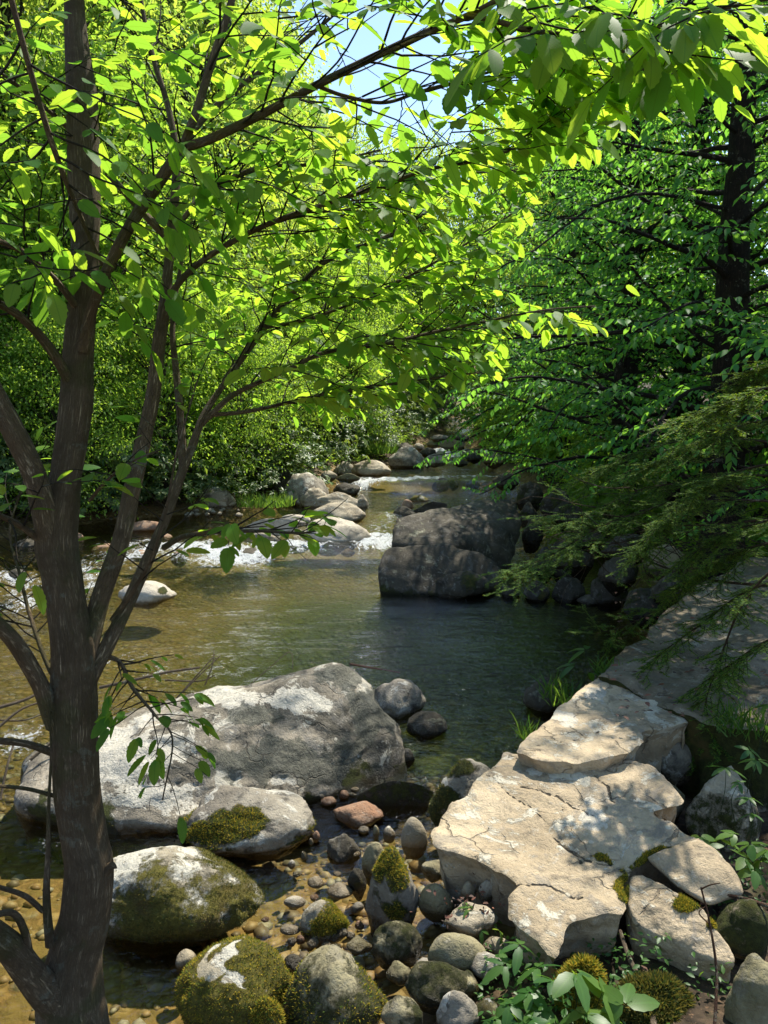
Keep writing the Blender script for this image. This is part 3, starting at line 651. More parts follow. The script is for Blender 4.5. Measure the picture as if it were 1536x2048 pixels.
# ================================================================== the stone ledge on the right: thick broken slabs
def chaikin(P, n):
    for _ in range(n):
        Q = []
        for i in range(len(P)):
            a, b = P[i], P[(i+1) % len(P)]
            Q += [a*.75+b*.25, a*.25+b*.75]
        P = Q
    return P
def slab(name, label, outline, thick, mat, res=.014, round_r=.03, seed=1, cracks=(), und=.04, relief=.013, zb=0, moss=None, fuzz=0, cat='ledge stone', mseam=(), lich=None):
    C = np.array([tuple(PZ(x, y, z)) for x, y, z in outline])
    # resample the outline with ragged breaks
    pts = []
    for i in range(len(C)):
        a, b = C[i], C[(i+1) % len(C)]; n = max(2, int(np.linalg.norm(b-a)/res))
        for k in range(n): pts.append(a+(b-a)*k/n)
    B = np.array(pts)
    t = np.roll(B, -1, 0)-np.roll(B, 1, 0); nx = np.stack([t[:, 1], -t[:, 0]], 1); nx /= np.linalg.norm(nx, axis=1)[:, None]+1e-9
    area = .5*np.sum(B[:, 0]*np.roll(B[:, 1], -1)-np.roll(B[:, 0], -1)*B[:, 1])
    if area < 0: nx = -nx
    # soften corners a little
    for _ in range(2): B = .5*B+.25*np.roll(B, 1, 0)+.25*np.roll(B, -1, 0)
    P3 = np.stack([B[:, 0]*9, B[:, 1]*9, 0*B[:, 0]+seed], 1)
    B[:, :2] += nx*(.016*fbm(P3, 4))[:, None]
    n = len(B)
    # interior points
    x0, y0 = B[:, :2].min(0); x1, y1 = B[:, :2].max(0)
    gx_, gy_ = np.meshgrid(np.arange(x0, x1, res), np.arange(y0, y1, res*.9)); gx_[::2] += res/2
    G = np.stack([gx_.ravel(), gy_.ravel()], 1)+RNG.uniform(-.15, .15, (gx_.size, 2))*res
    A2 = B[:, :2]; A3 = np.roll(A2, -1, 0)
    inside = np.zeros(len(G), bool); dmin = np.full(len(G), 9.0)
    for i in range(n):
        xa, ya = A2[i]; xb, yb = A3[i]
        if ya != yb:
            c = ((ya > G[:, 1]) != (yb > G[:, 1])) & (G[:, 0] < (xb-xa)*(G[:, 1]-ya)/(yb-ya)+xa); inside ^= c
        dmin = np.minimum(dmin, np.hypot(G[:, 0]-xa, G[:, 1]-ya))
    ok = inside & (dmin > res*.6); G = G[ok]; dmin = dmin[ok]
    allp = [Vector((p[0], p[1])) for p in np.concatenate([A2, G])]
    vo, eo, fo, *_ = geometry.delaunay_2d_cdt(allp, [(i, (i+1) % n) for i in range(n)], [], 1, 1e-6)
    T = np.array([v[:] for v in vo]); F = [tuple(f) for f in fo]
    # top height from the outline, by inverse distance
    d = np.hypot(T[:, None, 0]-C[None, :, 0], T[:, None, 1]-C[None, :, 1])+.02
    wgt = d**-2.2; Z = (wgt*C[None, :, 2]).sum(1)/wgt.sum(1)
    db = np.min(np.hypot(T[:, None, 0]-A2[None, :, 0], T[:, None, 1]-A2[None, :, 1]), axis=1)
    P3 = np.stack([T[:, 0], T[:, 1], 0*Z+seed*3.3], 1)
    led = fbm(P3*np.array([2.0, 3.4, 1]), 4); st = np.floor(led*5)/5
    Z = Z+relief*(.6*led+.7*st)+.006*fbm(P3*14, 4)
    Z -= round_r*.8*(1-np.sqrt(np.clip(1-(1-np.clip(db/round_r, 0, 1))**2, 0, 1)))
    ck = 0*Z
    for cr in cracks:
        L = np.array([tuple(PZ(x, y, z))[:2] for x, y, z in cr])
        L = np.array([tuple(q) for q in catmull([Vector((a, b, 0)) for a, b in L], 14)])[:, :2]
        L += .012*np.stack([fbm(np.column_stack([L*16, L[:, 0]*0]), 3), fbm(np.column_stack([L*16, L[:, 0]*0+9]), 3)], 1)
        dc = np.min(np.hypot(T[:, None, 0]-L[None, :, 0], T[:, None, 1]-L[None, :, 1]), axis=1)
        kk = np.exp(-(dc/.009)**2)*(.55+.45*np.clip(fbm(P3*5+7, 2)+.6, 0, 1)); Z -= .012*kk; ck = np.maximum(ck, kk)
    V = [np.column_stack([T, Z])]
    # boundary loop indices in the output = nearest to A2
    bi = [int(np.argmin(np.hypot(T[:, 0]-p[0], T[:, 1]-p[1]))) for p in A2]
    if area < 0: bi = bi[::-1]; nxl = nx[::-1]
    else: nxl = nx
    topz = Z[bi]; ring = bi; cnt = len(T)
    steps = [.0, .06, .16, .32, .55, .8, 1.0]
    s_i = np.arange(n)
    for st_ in steps:
        xy = T[bi]
        q = np.column_stack([xy*7, 0*topz+st_*thick*9+seed]); w_ = -.034*np.abs(fbm(q, 4))-.014*np.abs(np.round(2*fbm(q*np.array([.4, .4, 2.2]), 2)))
        off = (w_-und*st_**1.2)*(st_ > 0)
        V.append(np.column_stack([xy+nxl*off[:, None], topz-thick*st_]))
        new = list(range(cnt, cnt+n)); cnt += n
        if st_ > 0:
            for i in range(n):
                j = (i+1) % n
                F.append((ring[i], new[i], new[j], ring[j]))
        ring = new
    V = np.concatenate(V)
    # triangles only
    F2 = []
    for f in F:
        for k in range(1, len(f)-1): F2.append((f[0], f[k], f[k+1]))
    F2 = np.array(F2)
    a = V[F2[:len(fo), 0]]; b_ = V[F2[:len(fo), 1]]; c_ = V[F2[:len(fo), 2]]
    flip = np.cross(b_-a, c_-a)[:, 2] < 0
    F2[:len(fo)][flip] = F2[:len(fo)][flip][:, ::-1]
    if mseam:
        def moss(VV, NN):
            m = np.zeros(len(VV))
            for cr in mseam:
                L = np.array([tuple(q)[:2] for q in catmull([PZ(*p) for p in cr], 14)])
                dc = np.min(np.hypot(VV[:, None, 0]-L[None, :, 0], VV[:, None, 1]-L[None, :, 1]), axis=1)
                m = np.maximum(m, sstep(.030, .008, dc+.016*fbm(VV*14, 3))*(NN[:, 2] > .2))
            return m
    o = make_rock(name, label, cat, V, F2, mat, zb, moss, fuzz, .010, crack=np.concatenate([ck, np.zeros(len(V)-len(ck))]), lich=lich)
    return o
A_out = [(1012, 1500, .47), (972, 1545, .45), (905, 1600, .42), (868, 1655, .38), (872, 1690, .36), (945, 1712, .35), (1010, 1742, .34), (1034, 1766, .33), (1005, 1795, .30), (1015, 1835, .27), (1062, 1862, .27), (1108, 1908, .25), (1126, 1852, .28), (1146, 1836, .29), (1244, 1828, .31), (1249, 1790, .33), (1240, 1760, .35), (1264, 1722, .38), (1330, 1688, .42), (1398, 1680, .43), (1345, 1642, .44), (1308, 1620, .45), (1366, 1590, .47), (1342, 1568, .48), (1305, 1530, .49), (1255, 1518, .49), (1150, 1528, .485), (1090, 1512, .48)]
slab('ledge_stone', 'long sunlit buff slab with cracks and a white lichen splash, nearest of the ledge', A_out, .45, 'slab', .013, .016, 3,
     cracks=[[(970, 1548, .45), (1060, 1600, .43), (1105, 1645, .42), (1160, 1690, .4), (1240, 1730, .37)], [(1150, 1530, .48), (1210, 1560, .47), (1230, 1595, .46)], [(1040, 1560, .46), (1110, 1580, .45), (1160, 1610, .44), (1260, 1640, .44)], [(1130, 1600, .45), (1120, 1650, .42), (1160, 1700, .4)], [(1020, 1770, .33), (1090, 1760, .34), (1160, 1790, .33)]],
     und=.12, lich=m_patch((1195, 1640, 34, 24), (1075, 1540, 20, 14), (1020, 1515, 16, 8), (1180, 1600, 20, 10)), fuzz=3000, mseam=[[(1250, 1800, .33), (1242, 1770, .35), (1262, 1728, .38), (1300, 1704, .40), (1350, 1688, .43)], [(1180, 1690, .4), (1215, 1712, .38), (1245, 1735, .37)]])
B_out = [(1035, 1500, .535), (1048, 1478, .54), (1110, 1420, .56), (1165, 1372, .57), (1200, 1352, .58), (1290, 1385, .58), (1385, 1438, .58), (1292, 1452, .57), (1282, 1488, .56), (1252, 1506, .55), (1148, 1528, .535), (1108, 1520, .535), (1065, 1512, .535)]
slab('ledge_stone', 'broken lipped buff slab resting behind the near sunlit one', B_out, .75, 'slab', .016, .012, 9, cracks=[[(1060, 1490, .54), (1170, 1470, .55), (1260, 1420, .57)]], und=.10, lich=m_patch((1195, 1388, 26, 14), (1130, 1438, 26, 16), (1110, 1430, 30, 12)))
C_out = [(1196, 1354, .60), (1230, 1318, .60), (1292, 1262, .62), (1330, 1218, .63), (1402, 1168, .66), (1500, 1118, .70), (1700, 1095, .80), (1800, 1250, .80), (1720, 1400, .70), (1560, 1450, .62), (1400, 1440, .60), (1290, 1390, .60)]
slab('ledge_stone', 'shaded leaf strewn slab running back along the pool wall', C_out, 1.0, 'ledge', .035, .02, 14, cracks=[[(1230, 1330, .6), (1350, 1330, .62), (1500, 1300, .66)], [(1300, 1260, .62), (1420, 1270, .64), (1560, 1250, .7)]], und=.10, relief=.025, moss=lambda VV, NN: .9*(NN[:, 2] < .35)*sstep(-.6, .2, fbm(VV*4, 3)))  # moss mask here paints shade onto the steep sides
D_out = [(1262, 1742, .36), (1300, 1750, .37), (1360, 1785, .36), (1420, 1830, .33), (1474, 1912, .26), (1455, 1930, .24), (1400, 1905, .23), (1330, 1880, .24), (1275, 1850, .27), (1252, 1800, .32)]
V, F = hull_shape([PZ(x, y, z) for x, y, z in D_out]+[PZ(x, y, z)+Vector((0, .03, -.16)) for x, y, z in D_out[4:9]]+[PZ(x, y, z)+Vector((.0, .05, -.28)) for x, y, z in D_out[:4]], 6, 18, .045, 2.6, 5)
make_rock('boulder', 'pale boulder with a yellow moss cushion wedged against the near slab', 'boulder', V, F, 'slab', .0, m_patch((1375, 1805, 34, 24), (1425, 1845, 18, 16), (1250, 1780, 10, 40)), 7000, .012)
V, F = hull_shape([PZ(x, y, z) for x, y, z in [(1290, 1715, .40), (1340, 1692, .43), (1400, 1682, .45), (1465, 1735, .43), (1490, 1790, .38), (1420, 1815, .33), (1350, 1775, .36)]]+[PZ(x, y, z-.25)+Vector((0, .06, 0)) for x, y, z in [(1290, 1715, .40), (1400, 1682, .45), (1490, 1790, .38), (1420, 1815, .33)]], 5, 18, .04, 2.6, 6)
make_rock('boulder', 'flat sunlit rock with a shadow patch at the right end of the near slab', 'rock', V, F, 'slab', 0)
R('rock', 'brown rock with mossy cracks right of the pale boulder', 'rock', (1420, 1790, 1545, 1925), .2, 'slab', .8, p=14, moss=m_side(.4, .1, .3, .2))
R('rock', 'tall leaning rock with a rough top in the dark gap behind the slab', 'rock', (1368, 1528, 1530, 1725), .12, 'pale', .9, p=14, rough=.09, moss=m_side(.3, .15, .5, .1), sub=5)
R('rock', 'small cut stone under the chipped edge of the near slab', 'rock', (1290, 1560, 1372, 1640), .2, 'olive', .9, p=14)
R('rock', 'crumbling rock inside the dark hollow below the broken slab', 'rock', (1285, 1450, 1385, 1560), .25, 'grey', .9, p=14, rough=.12)
R('rock', 'dim rock behind the tall leaning one', 'rock', (1380, 1420, 1560, 1560), .25, 'dark', .8, p=14, rough=.06)
R('boulder', 'grey boulder cut off at the bottom right corner with leaf shadows', 'boulder', (1440, 1890, 1600, 2120), .1, 'olive', .9, p=11, sub=5)
R('rock', 'dark rock deep in the cavity under the slab lip', 'rock', (1120, 1850, 1260, 1950), .02, 'dark', .7)
R('mound', 'moss mound under the slab lip beside the dead stick', 'moss mound', (1110, 1905, 1220, 2060), .08, 'mossy', .8, moss=m_all(1.0), fuzz=9000, fs=.02)
R('mound', 'darker spreading moss mound right of the dead stick', 'moss mound', (1190, 1930, 1400, 2110), .05, 'mossy', .8, moss=m_all(1.0), fuzz=14000, fs=.022, fmat=MOSS_D)

# ---- pebbles of the river bed: too many to count, one mesh
bv, bf = ico(1)
PV = []; PF = []; cnt = 0
for i in range(5200):
    x = random.uniform(-3.4, .5); y = random.uniform(2.0, 6.0)
    if x > np.interp(y, *zip(*XR))+.05: continue
    if x < -1.1 and random.random() < .65: continue
    s = random.choice([.010, .012, .015, .02, .026, .034, .045])*random.uniform(.7, 1.4)
    z = gz(x, y)
    q = bv*RNG.uniform(.80, 1.14, (len(bv), 1))*np.array([s, s*random.uniform(.6, 1), s*random.uniform(.35, .6)])
    a = random.uniform(0, 6.3); q = np.column_stack([q[:, 0]*math.cos(a)-q[:, 1]*math.sin(a), q[:, 0]*math.sin(a)+q[:, 1]*math.cos(a), q[:, 2]])
    PV.append(q+np.array([x, y, z+s*.06])); PF.append(bf+cnt); cnt += len(bv)
Mp = NT('river_gravel'); pr = Mp.n('NewGeometry').outputs['Random Per Island']
pc = Mp.mix(pr, (.22, .13, .05), (.28, .22, .125)); pc = Mp.mix(Mp.ramp(pr, .7, .72), pc, (.25, .23, .19)); pc = Mp.mix(Mp.ramp(Mp.math('FRACT', Mp.math('MULTIPLY', pr, 7.0)), .8, .85), pc, (.12, .09, .06))
pc = Mp.mix(Mp.ramp(Mp.noise(Mp.n('NewGeometry').outputs['Position'], 40, 4), .35, .7), pc, Mp.mix(.5, pc, (.05, .035, .02)))
pp = Mp.n('BsdfPrincipled', Base_Color=pc, Roughness=.6); MPEB = Mp.end(pp.outputs[0])
o = mesh_obj('gravel', np.concatenate(PV), np.concatenate(PF), MPEB); tag(o, 'small brown and grey gravel on the shallow stream bed', kind='stuff')
# ================================================================== the many stemmed tree in front
BARK = bark_mat('ridged_brown_bark', (.27, .19, .11), (.48, .38, .25), .5)
TWIGB = bark_mat('thin_dark_twig_bark', (.06, .045, .03), (.11, .085, .05), .2, 2.0)
LEAF = leaf_mat('toothed_spring_leaf', (.055, .17, .025), (.40, .66, .035), .6, .52, .14, veins=True, var=.34)
PROTO = leaf_proto(12, .60, .07, .12, .15)
tree = empty('leafy_tree', PY(150, 2048, 2.35))
tree.location.z = -.1
tag(tree, 'many stemmed broadleaf tree with ridged bark and bright toothed leaves at the left', 'tree')
def limb_px(name, P, seg=14, wob=.05, mat=BARK, n=8, part=True):
    pts = [PY(a, b, y) for a, b, y, w in P]
    rad = [w/2/FOC*(p.y*CP-(p.z-H)*SP) for (a, b, y, w), p in zip(P, pts)]
    sm = catmull(pts, n); rr = np.interp(np.linspace(0, len(P)-1, len(sm)), range(len(P)), rad)
    T = Tubes(); T.add(sm, list(rr), seg, wob)
    if part: T.build(name, mat, tree)
    return sm, rr
MAIN = {}
T = Tubes()
tr = limb_px('trunk', [(130, 2260, 2.30, 300), (140, 2140, 2.32, 190), (146, 2048, 2.34, 138), (142, 1990, 2.35, 128), (152, 1900, 2.35, 100), (170, 1830, 2.35, 96), (178, 1735, 2.35, 92), (170, 1680, 2.35, 88), (157, 1600, 2.35, 88), (151, 1500, 2.35, 89), (149, 1400, 2.36, 90), (146, 1300, 2.36, 82), (135, 1223, 2.37, 76), (124, 1150, 2.38, 76), (113, 1087, 2.39, 80), (122, 1010, 2.40, 68), (132, 950, 2.41, 58), (142, 890, 2.42, 60), (153, 800, 2.44, 62), (157, 700, 2.46, 58), (166, 600, 2.47, 54), (170, 500, 2.48, 54), (169, 400, 2.49, 62), (166, 300, 2.5, 64), (163, 200, 2.5, 62), (154, 100, 2.5, 48), (148, 0, 2.5, 38), (146, -140, 2.5, 34), (145, -500, 2.5, 26)], 44, .10, n=12)
limb_px('limb', [(112, 1110, 2.39, 62), (92, 1030, 2.36, 52), (68, 950, 2.33, 46), (46, 900, 2.31, 46), (16, 840, 2.29, 44), (-25, 760, 2.27, 40), (-80, 640, 2.2, 34)], 20, .08)
limb_px('limb', [(112, 1450, 2.33, 38), (78, 1365, 2.28, 33), (30, 1285, 2.22, 32), (-30, 1225, 2.15, 28)], 14, .08)
limb_px('limb', [(110, 2000, 2.3, 70), (60, 1945, 2.22, 58), (8, 1885, 2.12, 54), (-60, 1830, 2.0, 48)], 18, .1)
limb_px('limb', [(62, 1925, 2.2, 17), (48, 1860, 2.15, 15), (22, 1825, 2.1, 14), (-30, 1838, 2.05, 12)], 8)
limb_px('limb', [(100, 1890, 2.3, 20), (93, 1800, 2.28, 16), (96, 1700, 2.28, 10), (98, 1600, 2.28, 7), (102, 1500, 2.28, 5), (97, 1390, 2.28, 3)], 8)
limb_px('limb', [(86, 1822, 2.28, 11), (50, 1792, 2.24, 11), (0, 1775, 2.18, 10), (-40, 1768, 2.1, 9)], 8)
limb_px('limb', [(105, 1505, 2.33, 17), (50, 1487, 2.28, 15), (-30, 1480, 2.2, 14)], 8)
limb_px('limb', [(110, 1592, 2.33, 9), (50, 1577, 2.28, 8), (-30, 1570, 2.2, 7)], 8)
MAIN['M1'] = limb_px('limb', [(78, 1078, 2.36, 14), (35, 1048, 2.3, 13), (-20, 1022, 2.2, 11)], 8)
limb_px('limb', [(212, 1742, 2.33, 24), (224, 1732, 2.31, 16), (233, 1736, 2.29, 3)], 8)
MAIN['D'] = limb_px('limb', [(165, 700, 2.43, 26), (182, 625, 2.39, 22), (208, 555, 2.34, 22), (255, 460, 2.30, 23), (310, 375, 2.27, 24), (368, 292, 2.24, 25)], 12)
MAIN['D1'] = limb_px('limb', [(364, 300, 2.24, 18), (392, 225, 2.24, 17), (425, 120, 2.24, 16), (452, 40, 2.24, 15), (475, -40, 2.24, 13), (520, -200, 2.25, 12)], 10)
MAIN['D2'] = limb_px('limb', [(364, 296, 2.24, 20), (420, 278, 2.22, 18), (520, 230, 2.2, 17), (630, 172, 2.17, 16), (760, 108, 2.13, 15), (860, 62, 2.1, 14), (950, 25, 2.07, 13), (1040, -25, 2.03, 14), (1200, -120, 1.98, 9)], 12)
MAIN['D3'] = limb_px('limb', [(935, 30, 2.07, 13), (985, 40, 2.05, 12), (1060, 60, 2.02, 11), (1150, 72, 2.0, 11), (1240, 74, 1.97, 10), (1330, 48, 1.93, 9), (1440, 18, 1.9, 8), (1600, -15, 1.86, 6)], 8)
MAIN['D4'] = limb_px('limb', [(1243, 76, 1.97, 7), (1252, 115, 1.98, 6), (1290, 140, 1.97, 6), (1320, 175, 1.95, 4)], 6)
MAIN['D5'] = limb_px('limb', [(635, 172, 2.17, 9), (690, 192, 2.2, 8), (770, 205, 2.25, 7), (850, 180, 2.3, 6), (960, 150, 2.3, 5), (1080, 110, 2.3, 4)], 6)
MAIN['E'] = limb_px('limb', [(152, 1420, 2.37, 44), (172, 1310, 2.39, 42), (200, 1200, 2.44, 38), (240, 1087, 2.48, 35), (262, 990, 2.52, 34), (285, 890, 2.56, 31), (306, 790, 2.6, 28), (318, 690, 2.63, 27), (330, 600, 2.66, 23), (338, 520, 2.69, 19), (345, 440, 2.72, 19), (352, 360, 2.74, 17), (352, 300, 2.75, 15), (335, 210, 2.77, 12), (305, 110, 2.78, 10), (282, 0, 2.8, 8), (270, -120, 2.8, 9)], 16)
MAIN['E1'] = limb_px('limb', [(322, 660, 2.64, 16), (345, 585, 2.62, 14), (400, 525, 2.6, 12), (490, 470, 2.57, 11), (570, 435, 2.54, 10), (660, 405, 2.52, 9), (768, 370, 2.5, 8), (860, 338, 2.48, 7), (968, 318, 2.46, 6), (1098, 272, 2.44, 4)], 8)
MAIN['E2'] = limb_px('limb', [(345, 490, 2.7, 12), (365, 440, 2.72, 11), (430, 375, 2.76, 10), (520, 335, 2.8, 8), (640, 328, 2.85, 6), (760, 300, 2.9, 4)], 7)
MAIN['E3'] = limb_px('limb', [(338, 478, 2.69, 18), (300, 440, 2.68, 16), (250, 385, 2.66, 14), (205, 335, 2.64, 12), (150, 270, 2.6, 10), (60, 190, 2.5, 8), (-20, 130, 2.4, 6)], 8)
MAIN['E4'] = limb_px('limb', [(352, 320, 2.75, 14), (400, 245, 2.78, 13), (470, 180, 2.8, 11), (540, 130, 2.84, 10), (620, 70, 2.88, 8), (700, 0, 2.9, 6)], 7)
MAIN['F'] = limb_px('limb', [(155, 1420, 2.36, 40), (182, 1352, 2.38, 34), (213, 1295, 2.42, 30), (255, 1210, 2.48, 27), (295, 1120, 2.54, 25), (330, 1040, 2.6, 20), (358, 960, 2.66, 20), (385, 890, 2.72, 17), (408, 830, 2.77, 15), (450, 765, 2.83, 12), (525, 660, 2.92, 14), (595, 575, 3.0, 11), (665, 515, 3.07, 9), (768, 475, 3.13, 7), (860, 420, 3.2, 5)], 12)
MAIN['F1'] = limb_px('limb', [(366, 940, 2.68, 18), (362, 850, 2.72, 16), (352, 740, 2.76, 14), (345, 650, 2.8, 11), (360, 540, 2.85, 8), (385, 430, 2.9, 6)], 8)
MAIN['F2'] = limb_px('limb', [(400, 850, 2.76, 15), (430, 822, 2.78, 13), (475, 785, 2.8, 11), (575, 740, 2.84, 10), (650, 705, 2.88, 9), (768, 688, 2.92, 8), (868, 664, 2.95, 7), (960, 645, 2.97, 6), (1090, 620, 3.0, 4), (1190, 612, 3.0, 3)], 8)
MAIN['F3'] = limb_px('limb', [(425, 830, 2.78, 9), (500, 822, 2.85, 8), (600, 800, 2.95, 7), (690, 782, 3.05, 6), (800, 765, 3.1, 4), (960, 745, 3.1, 3)], 6)
MAIN['F4'] = limb_px('limb', [(328, 1095, 2.54, 13), (370, 1072, 2.45, 11), (440, 1064, 2.36, 9), (520, 1062, 2.3, 7), (600, 1066, 2.25, 5), (650, 1058, 2.22, 3)], 7)
MAIN['F5'] = limb_px('limb', [(530, 655, 2.92, 8), (610, 640, 2.95, 7), (720, 600, 3.0, 6), (860, 530, 3.05, 5), (960, 470, 3.05, 4), (1050, 410, 3.05, 3)], 6)
MAIN['G'] = limb_px('limb', [(20, -10, 1.95, 12), (52, 110, 2.0, 12), (92, 250, 2.08, 12), (125, 345, 2.15, 11), (160, 430, 2.25, 9), (205, 530, 2.34, 8)], 7)
MAIN['K'] = limb_px('limb', [(150, 610, 2.43, 16), (110, 560, 2.35, 14), (40, 500, 2.25, 12), (-40, 470, 2.15, 10)], 7)
MAIN['K2'] = limb_px('limb', [(138, 760, 2.42, 24), (95, 690, 2.34, 20), (30, 625, 2.25, 17), (-50, 590, 2.15, 14)], 8)
MAIN['L'] = limb_px('limb', [(205, 1310, 2.42, 12), (240, 1325, 2.40, 9), (265, 1375, 2.36, 8), (310, 1430, 2.3, 6), (345, 1480, 2.26, 4), (325, 1600, 2.22, 3)], 6)
MAIN['L2'] = limb_px('limb', [(225, 1240, 2.46, 14), (270, 1175, 2.42, 10), (300, 1120, 2.36, 8), (330, 1030, 2.32, 6), (355, 900, 2.3, 5), (395, 760, 2.3, 3)], 6)

# twigs and leaves
CANOPY = [(-200, -300), (1700, -300), (1640, 40), (1500, 150), (1440, 250), (1340, 200), (1300, 270), (1150, 320), (1080, 350), (1060, 440), (1180, 460), (1170, 500), (1030, 560), (1080, 620), (1230, 650), (1180, 690), (1020, 690), (1010, 780), (930, 760), (840, 830), (720, 860), (560, 840), (480, 800), (300, 830), (-200, 1050)]
LOWLEAF = [(300, 990), (660, 1010), (680, 1060), (600, 1110), (300, 1120)]
LOW2 = [(200, 1290), (380, 1290), (480, 1420), (400, 1560), (230, 1600), (200, 1480)]
SKY = [(570, 60), (640, 30), (840, 20), (850, 120), (930, 240), (900, 330), (800, 320), (690, 290), (690, 220), (620, 140)]
def inpoly(x, y, P):
    c = False; n = len(P)
    for i in range(n):
        xa, ya = P[i]; xb, yb = P[(i+1) % n]
        if (ya > y) != (yb > y) and x < (xb-xa)*(y-ya)/(yb-ya)+xa: c = not c
    return c
LV = Leaves(); TW = Tubes()
def keep(p):
    x, y, d = pix(p)
    if d < 1.1: return False
    if y < -40: return random.random() < .5
    if x < -250 or x > 1750 or y < -420: return random.random() < .5
    if inpoly(x, y, SKY): return random.random() < .2
    if x < 720 and 110 < y < 540: return random.random() < .74
    if inpoly(x, y, CANOPY): return random.random() < (.75 if x < 210 and y > 800 else .97)
    if inpoly(x, y, LOWLEAF): return random.random() < .8
    if inpoly(x, y, LOW2): return random.random() < .7
    if x < 330 and y < 1350: return random.random() < .4
    return random.random() < .02
def twig(p, d, L, r, lsz, depth=0):
    pts = [p.copy()]; d = d.normalized(); step = .046; n = max(2, int(L/step)); q = p.copy(); kept = 0
    side = 1 if random.random() < .5 else -1
    dd = d.copy(); lv = []
    for i in range(n):
        dd = (dd+rvec()*.10+Vector((0, 0, -.018))).normalized()
        q = q+dd*step; pts.append(q.copy())
        s = dd.cross(UP)
        if s.length < .1: s = Vector((1, 0, 0))
        s.normalize(); side = -side
        f = (i+1)/n
        ld = dd*.75+s*side*(.9-.35*f)+Vector((0, 0, -.28-.3*random.random()))+rvec()*.16
        sz = .78*lsz*(.62+.5*math.sin(math.pi*min(1, f*.75+.15)))*random.uniform(.75, 1.15)
        nn = UP+rvec()*.30-ld*.05+s*side*.18
        if i > 0 or depth: lv.append((q.copy(), ld, nn, sz))
        if depth < 1 and i > 1 and random.random() < .33 and L > .3:
            twig(q, dd*.7+s*(-side)*.75+rvec()*.15, L*random.uniform(.35, .6), r*.7, lsz, depth+1)
    lv.append((q, dd+Vector((0, 0, -.45)), UP+rvec()*.3, lsz*1.05))
    for a in lv:
        if keep(a[0]+a[1].normalized()*a[3]*.5): LV.add(*a); kept += 1
    if kept >= max(1, .25*len(lv)): TW.add(pts, list(np.linspace(r, .0011, len(pts))), 4)
DEN = .44
MAIN['M2'] = limb_px('limb', [(135, 1400, 2.36, 10), (95, 1330, 2.37, 9), (60, 1230, 2.45, 8), (40, 1150, 2.52, 6), (20, 1060, 2.6, 5), (50, 960, 2.65, 4)], 6)
MAIN['M3'] = limb_px('limb', [(180, 1000, 2.42, 8), (215, 960, 2.35, 6), (260, 925, 2.3, 5), (320, 900, 2.25, 3)], 6)
SPEC = dict(M1=(.0, .06, .35, .085), M2=(.1, .05, .35, .08), M3=(.0, .06, .22, .08), D=(.55, .13, .5, .085), D1=(.15, .09, .55, .085), D2=(.12, .075, .55, .085), D3=(.0, .05, .5, .10), D4=(.0, .05, .35, .10), D5=(.1, .06, .45, .09), E=(.50, .10, .5, .08), E1=(.12, .06, .50, .085), E2=(.1, .07, .5, .08),
            E3=(.25, .08, .5, .09), E4=(.2, .09, .5, .08), F=(.6, .07, .5, .082), F1=(.35, .09, .45, .08), F2=(.2, .055, .42, .082), F3=(.15, .06, .38, .08), F4=(.3, .05, .26, .085), F5=(.1, .06, .45, .082), G=(.0, .08, .5, .095), K=(.2, .07, .5, .09), K2=(.3, .09, .45, .09), L=(.05, .028, .2, .07), L2=(.1, .09, .3, .075))
for k, (f0, sp, Lt, lsz) in SPEC.items():
    pts, rr = MAIN[k]; acc = 0; sd = 1
    tot = len(pts)
    for i in range(1, tot):
        seg = (pts[i]-pts[i-1]); acc += seg.length
        if i/tot < f0: acc = 0; continue
        while acc > sp:
            acc -= DEN*sp*random.uniform(.7, 1.4); sd = -sd
            t = seg.normalized(); h = t.cross(UP)
            if h.length < .25: h = Vector((math.cos(i), math.sin(i), 0))
            h.normalize()
            dd = t*.55+h*sd*random.uniform(.5, 1.0)+Vector((0, 0, random.uniform(-.15, .35)))+rvec()*.15
            twig(pts[i].copy(), dd, Lt*random.uniform(.6, 1.25)*(1-.35*i/tot), min(.0035, rr[min(i, len(rr)-1)]*.5), lsz)
    twig(pts[-1].copy(), pts[-1]-pts[-2], Lt*.6, .002, lsz)
print('elm leaves', len(LV.p))
tag(TW.build('twigs', TWIGB, tree), kind='stuff')
LV.build('crown', PROTO, LEAF, tree, petiole=.10)
# ================================================================== trees and shrubs around
LEAF_R = leaf_mat('dark_drooping_leaf', (.09, .25, .05), (.25, .58, .045), .54, .55, .25, var=.3)
LEAF_F = leaf_mat('pale_spring_foliage', (.16, .25, .05), (.50, .68, .07), .58, .55, .25, var=.22)
LEAF_G = leaf_mat('fresh_green_foliage', (.13, .24, .035), (.42, .65, .05), .57, .55, .25, var=.22)
LEAF_RH = leaf_mat('glossy_evergreen_leaf', (.11, .175, .05), (.22, .34, .035), .4, .42, .4, var=.4)
BARK_D = bark_mat('dark_furrowed_bark', (.035, .024, .017), (.085, .055, .036), .1, .6)
BARK_G = bark_mat('grey_smooth_bark', (.10, .085, .065), (.19, .165, .13), .2, .6)

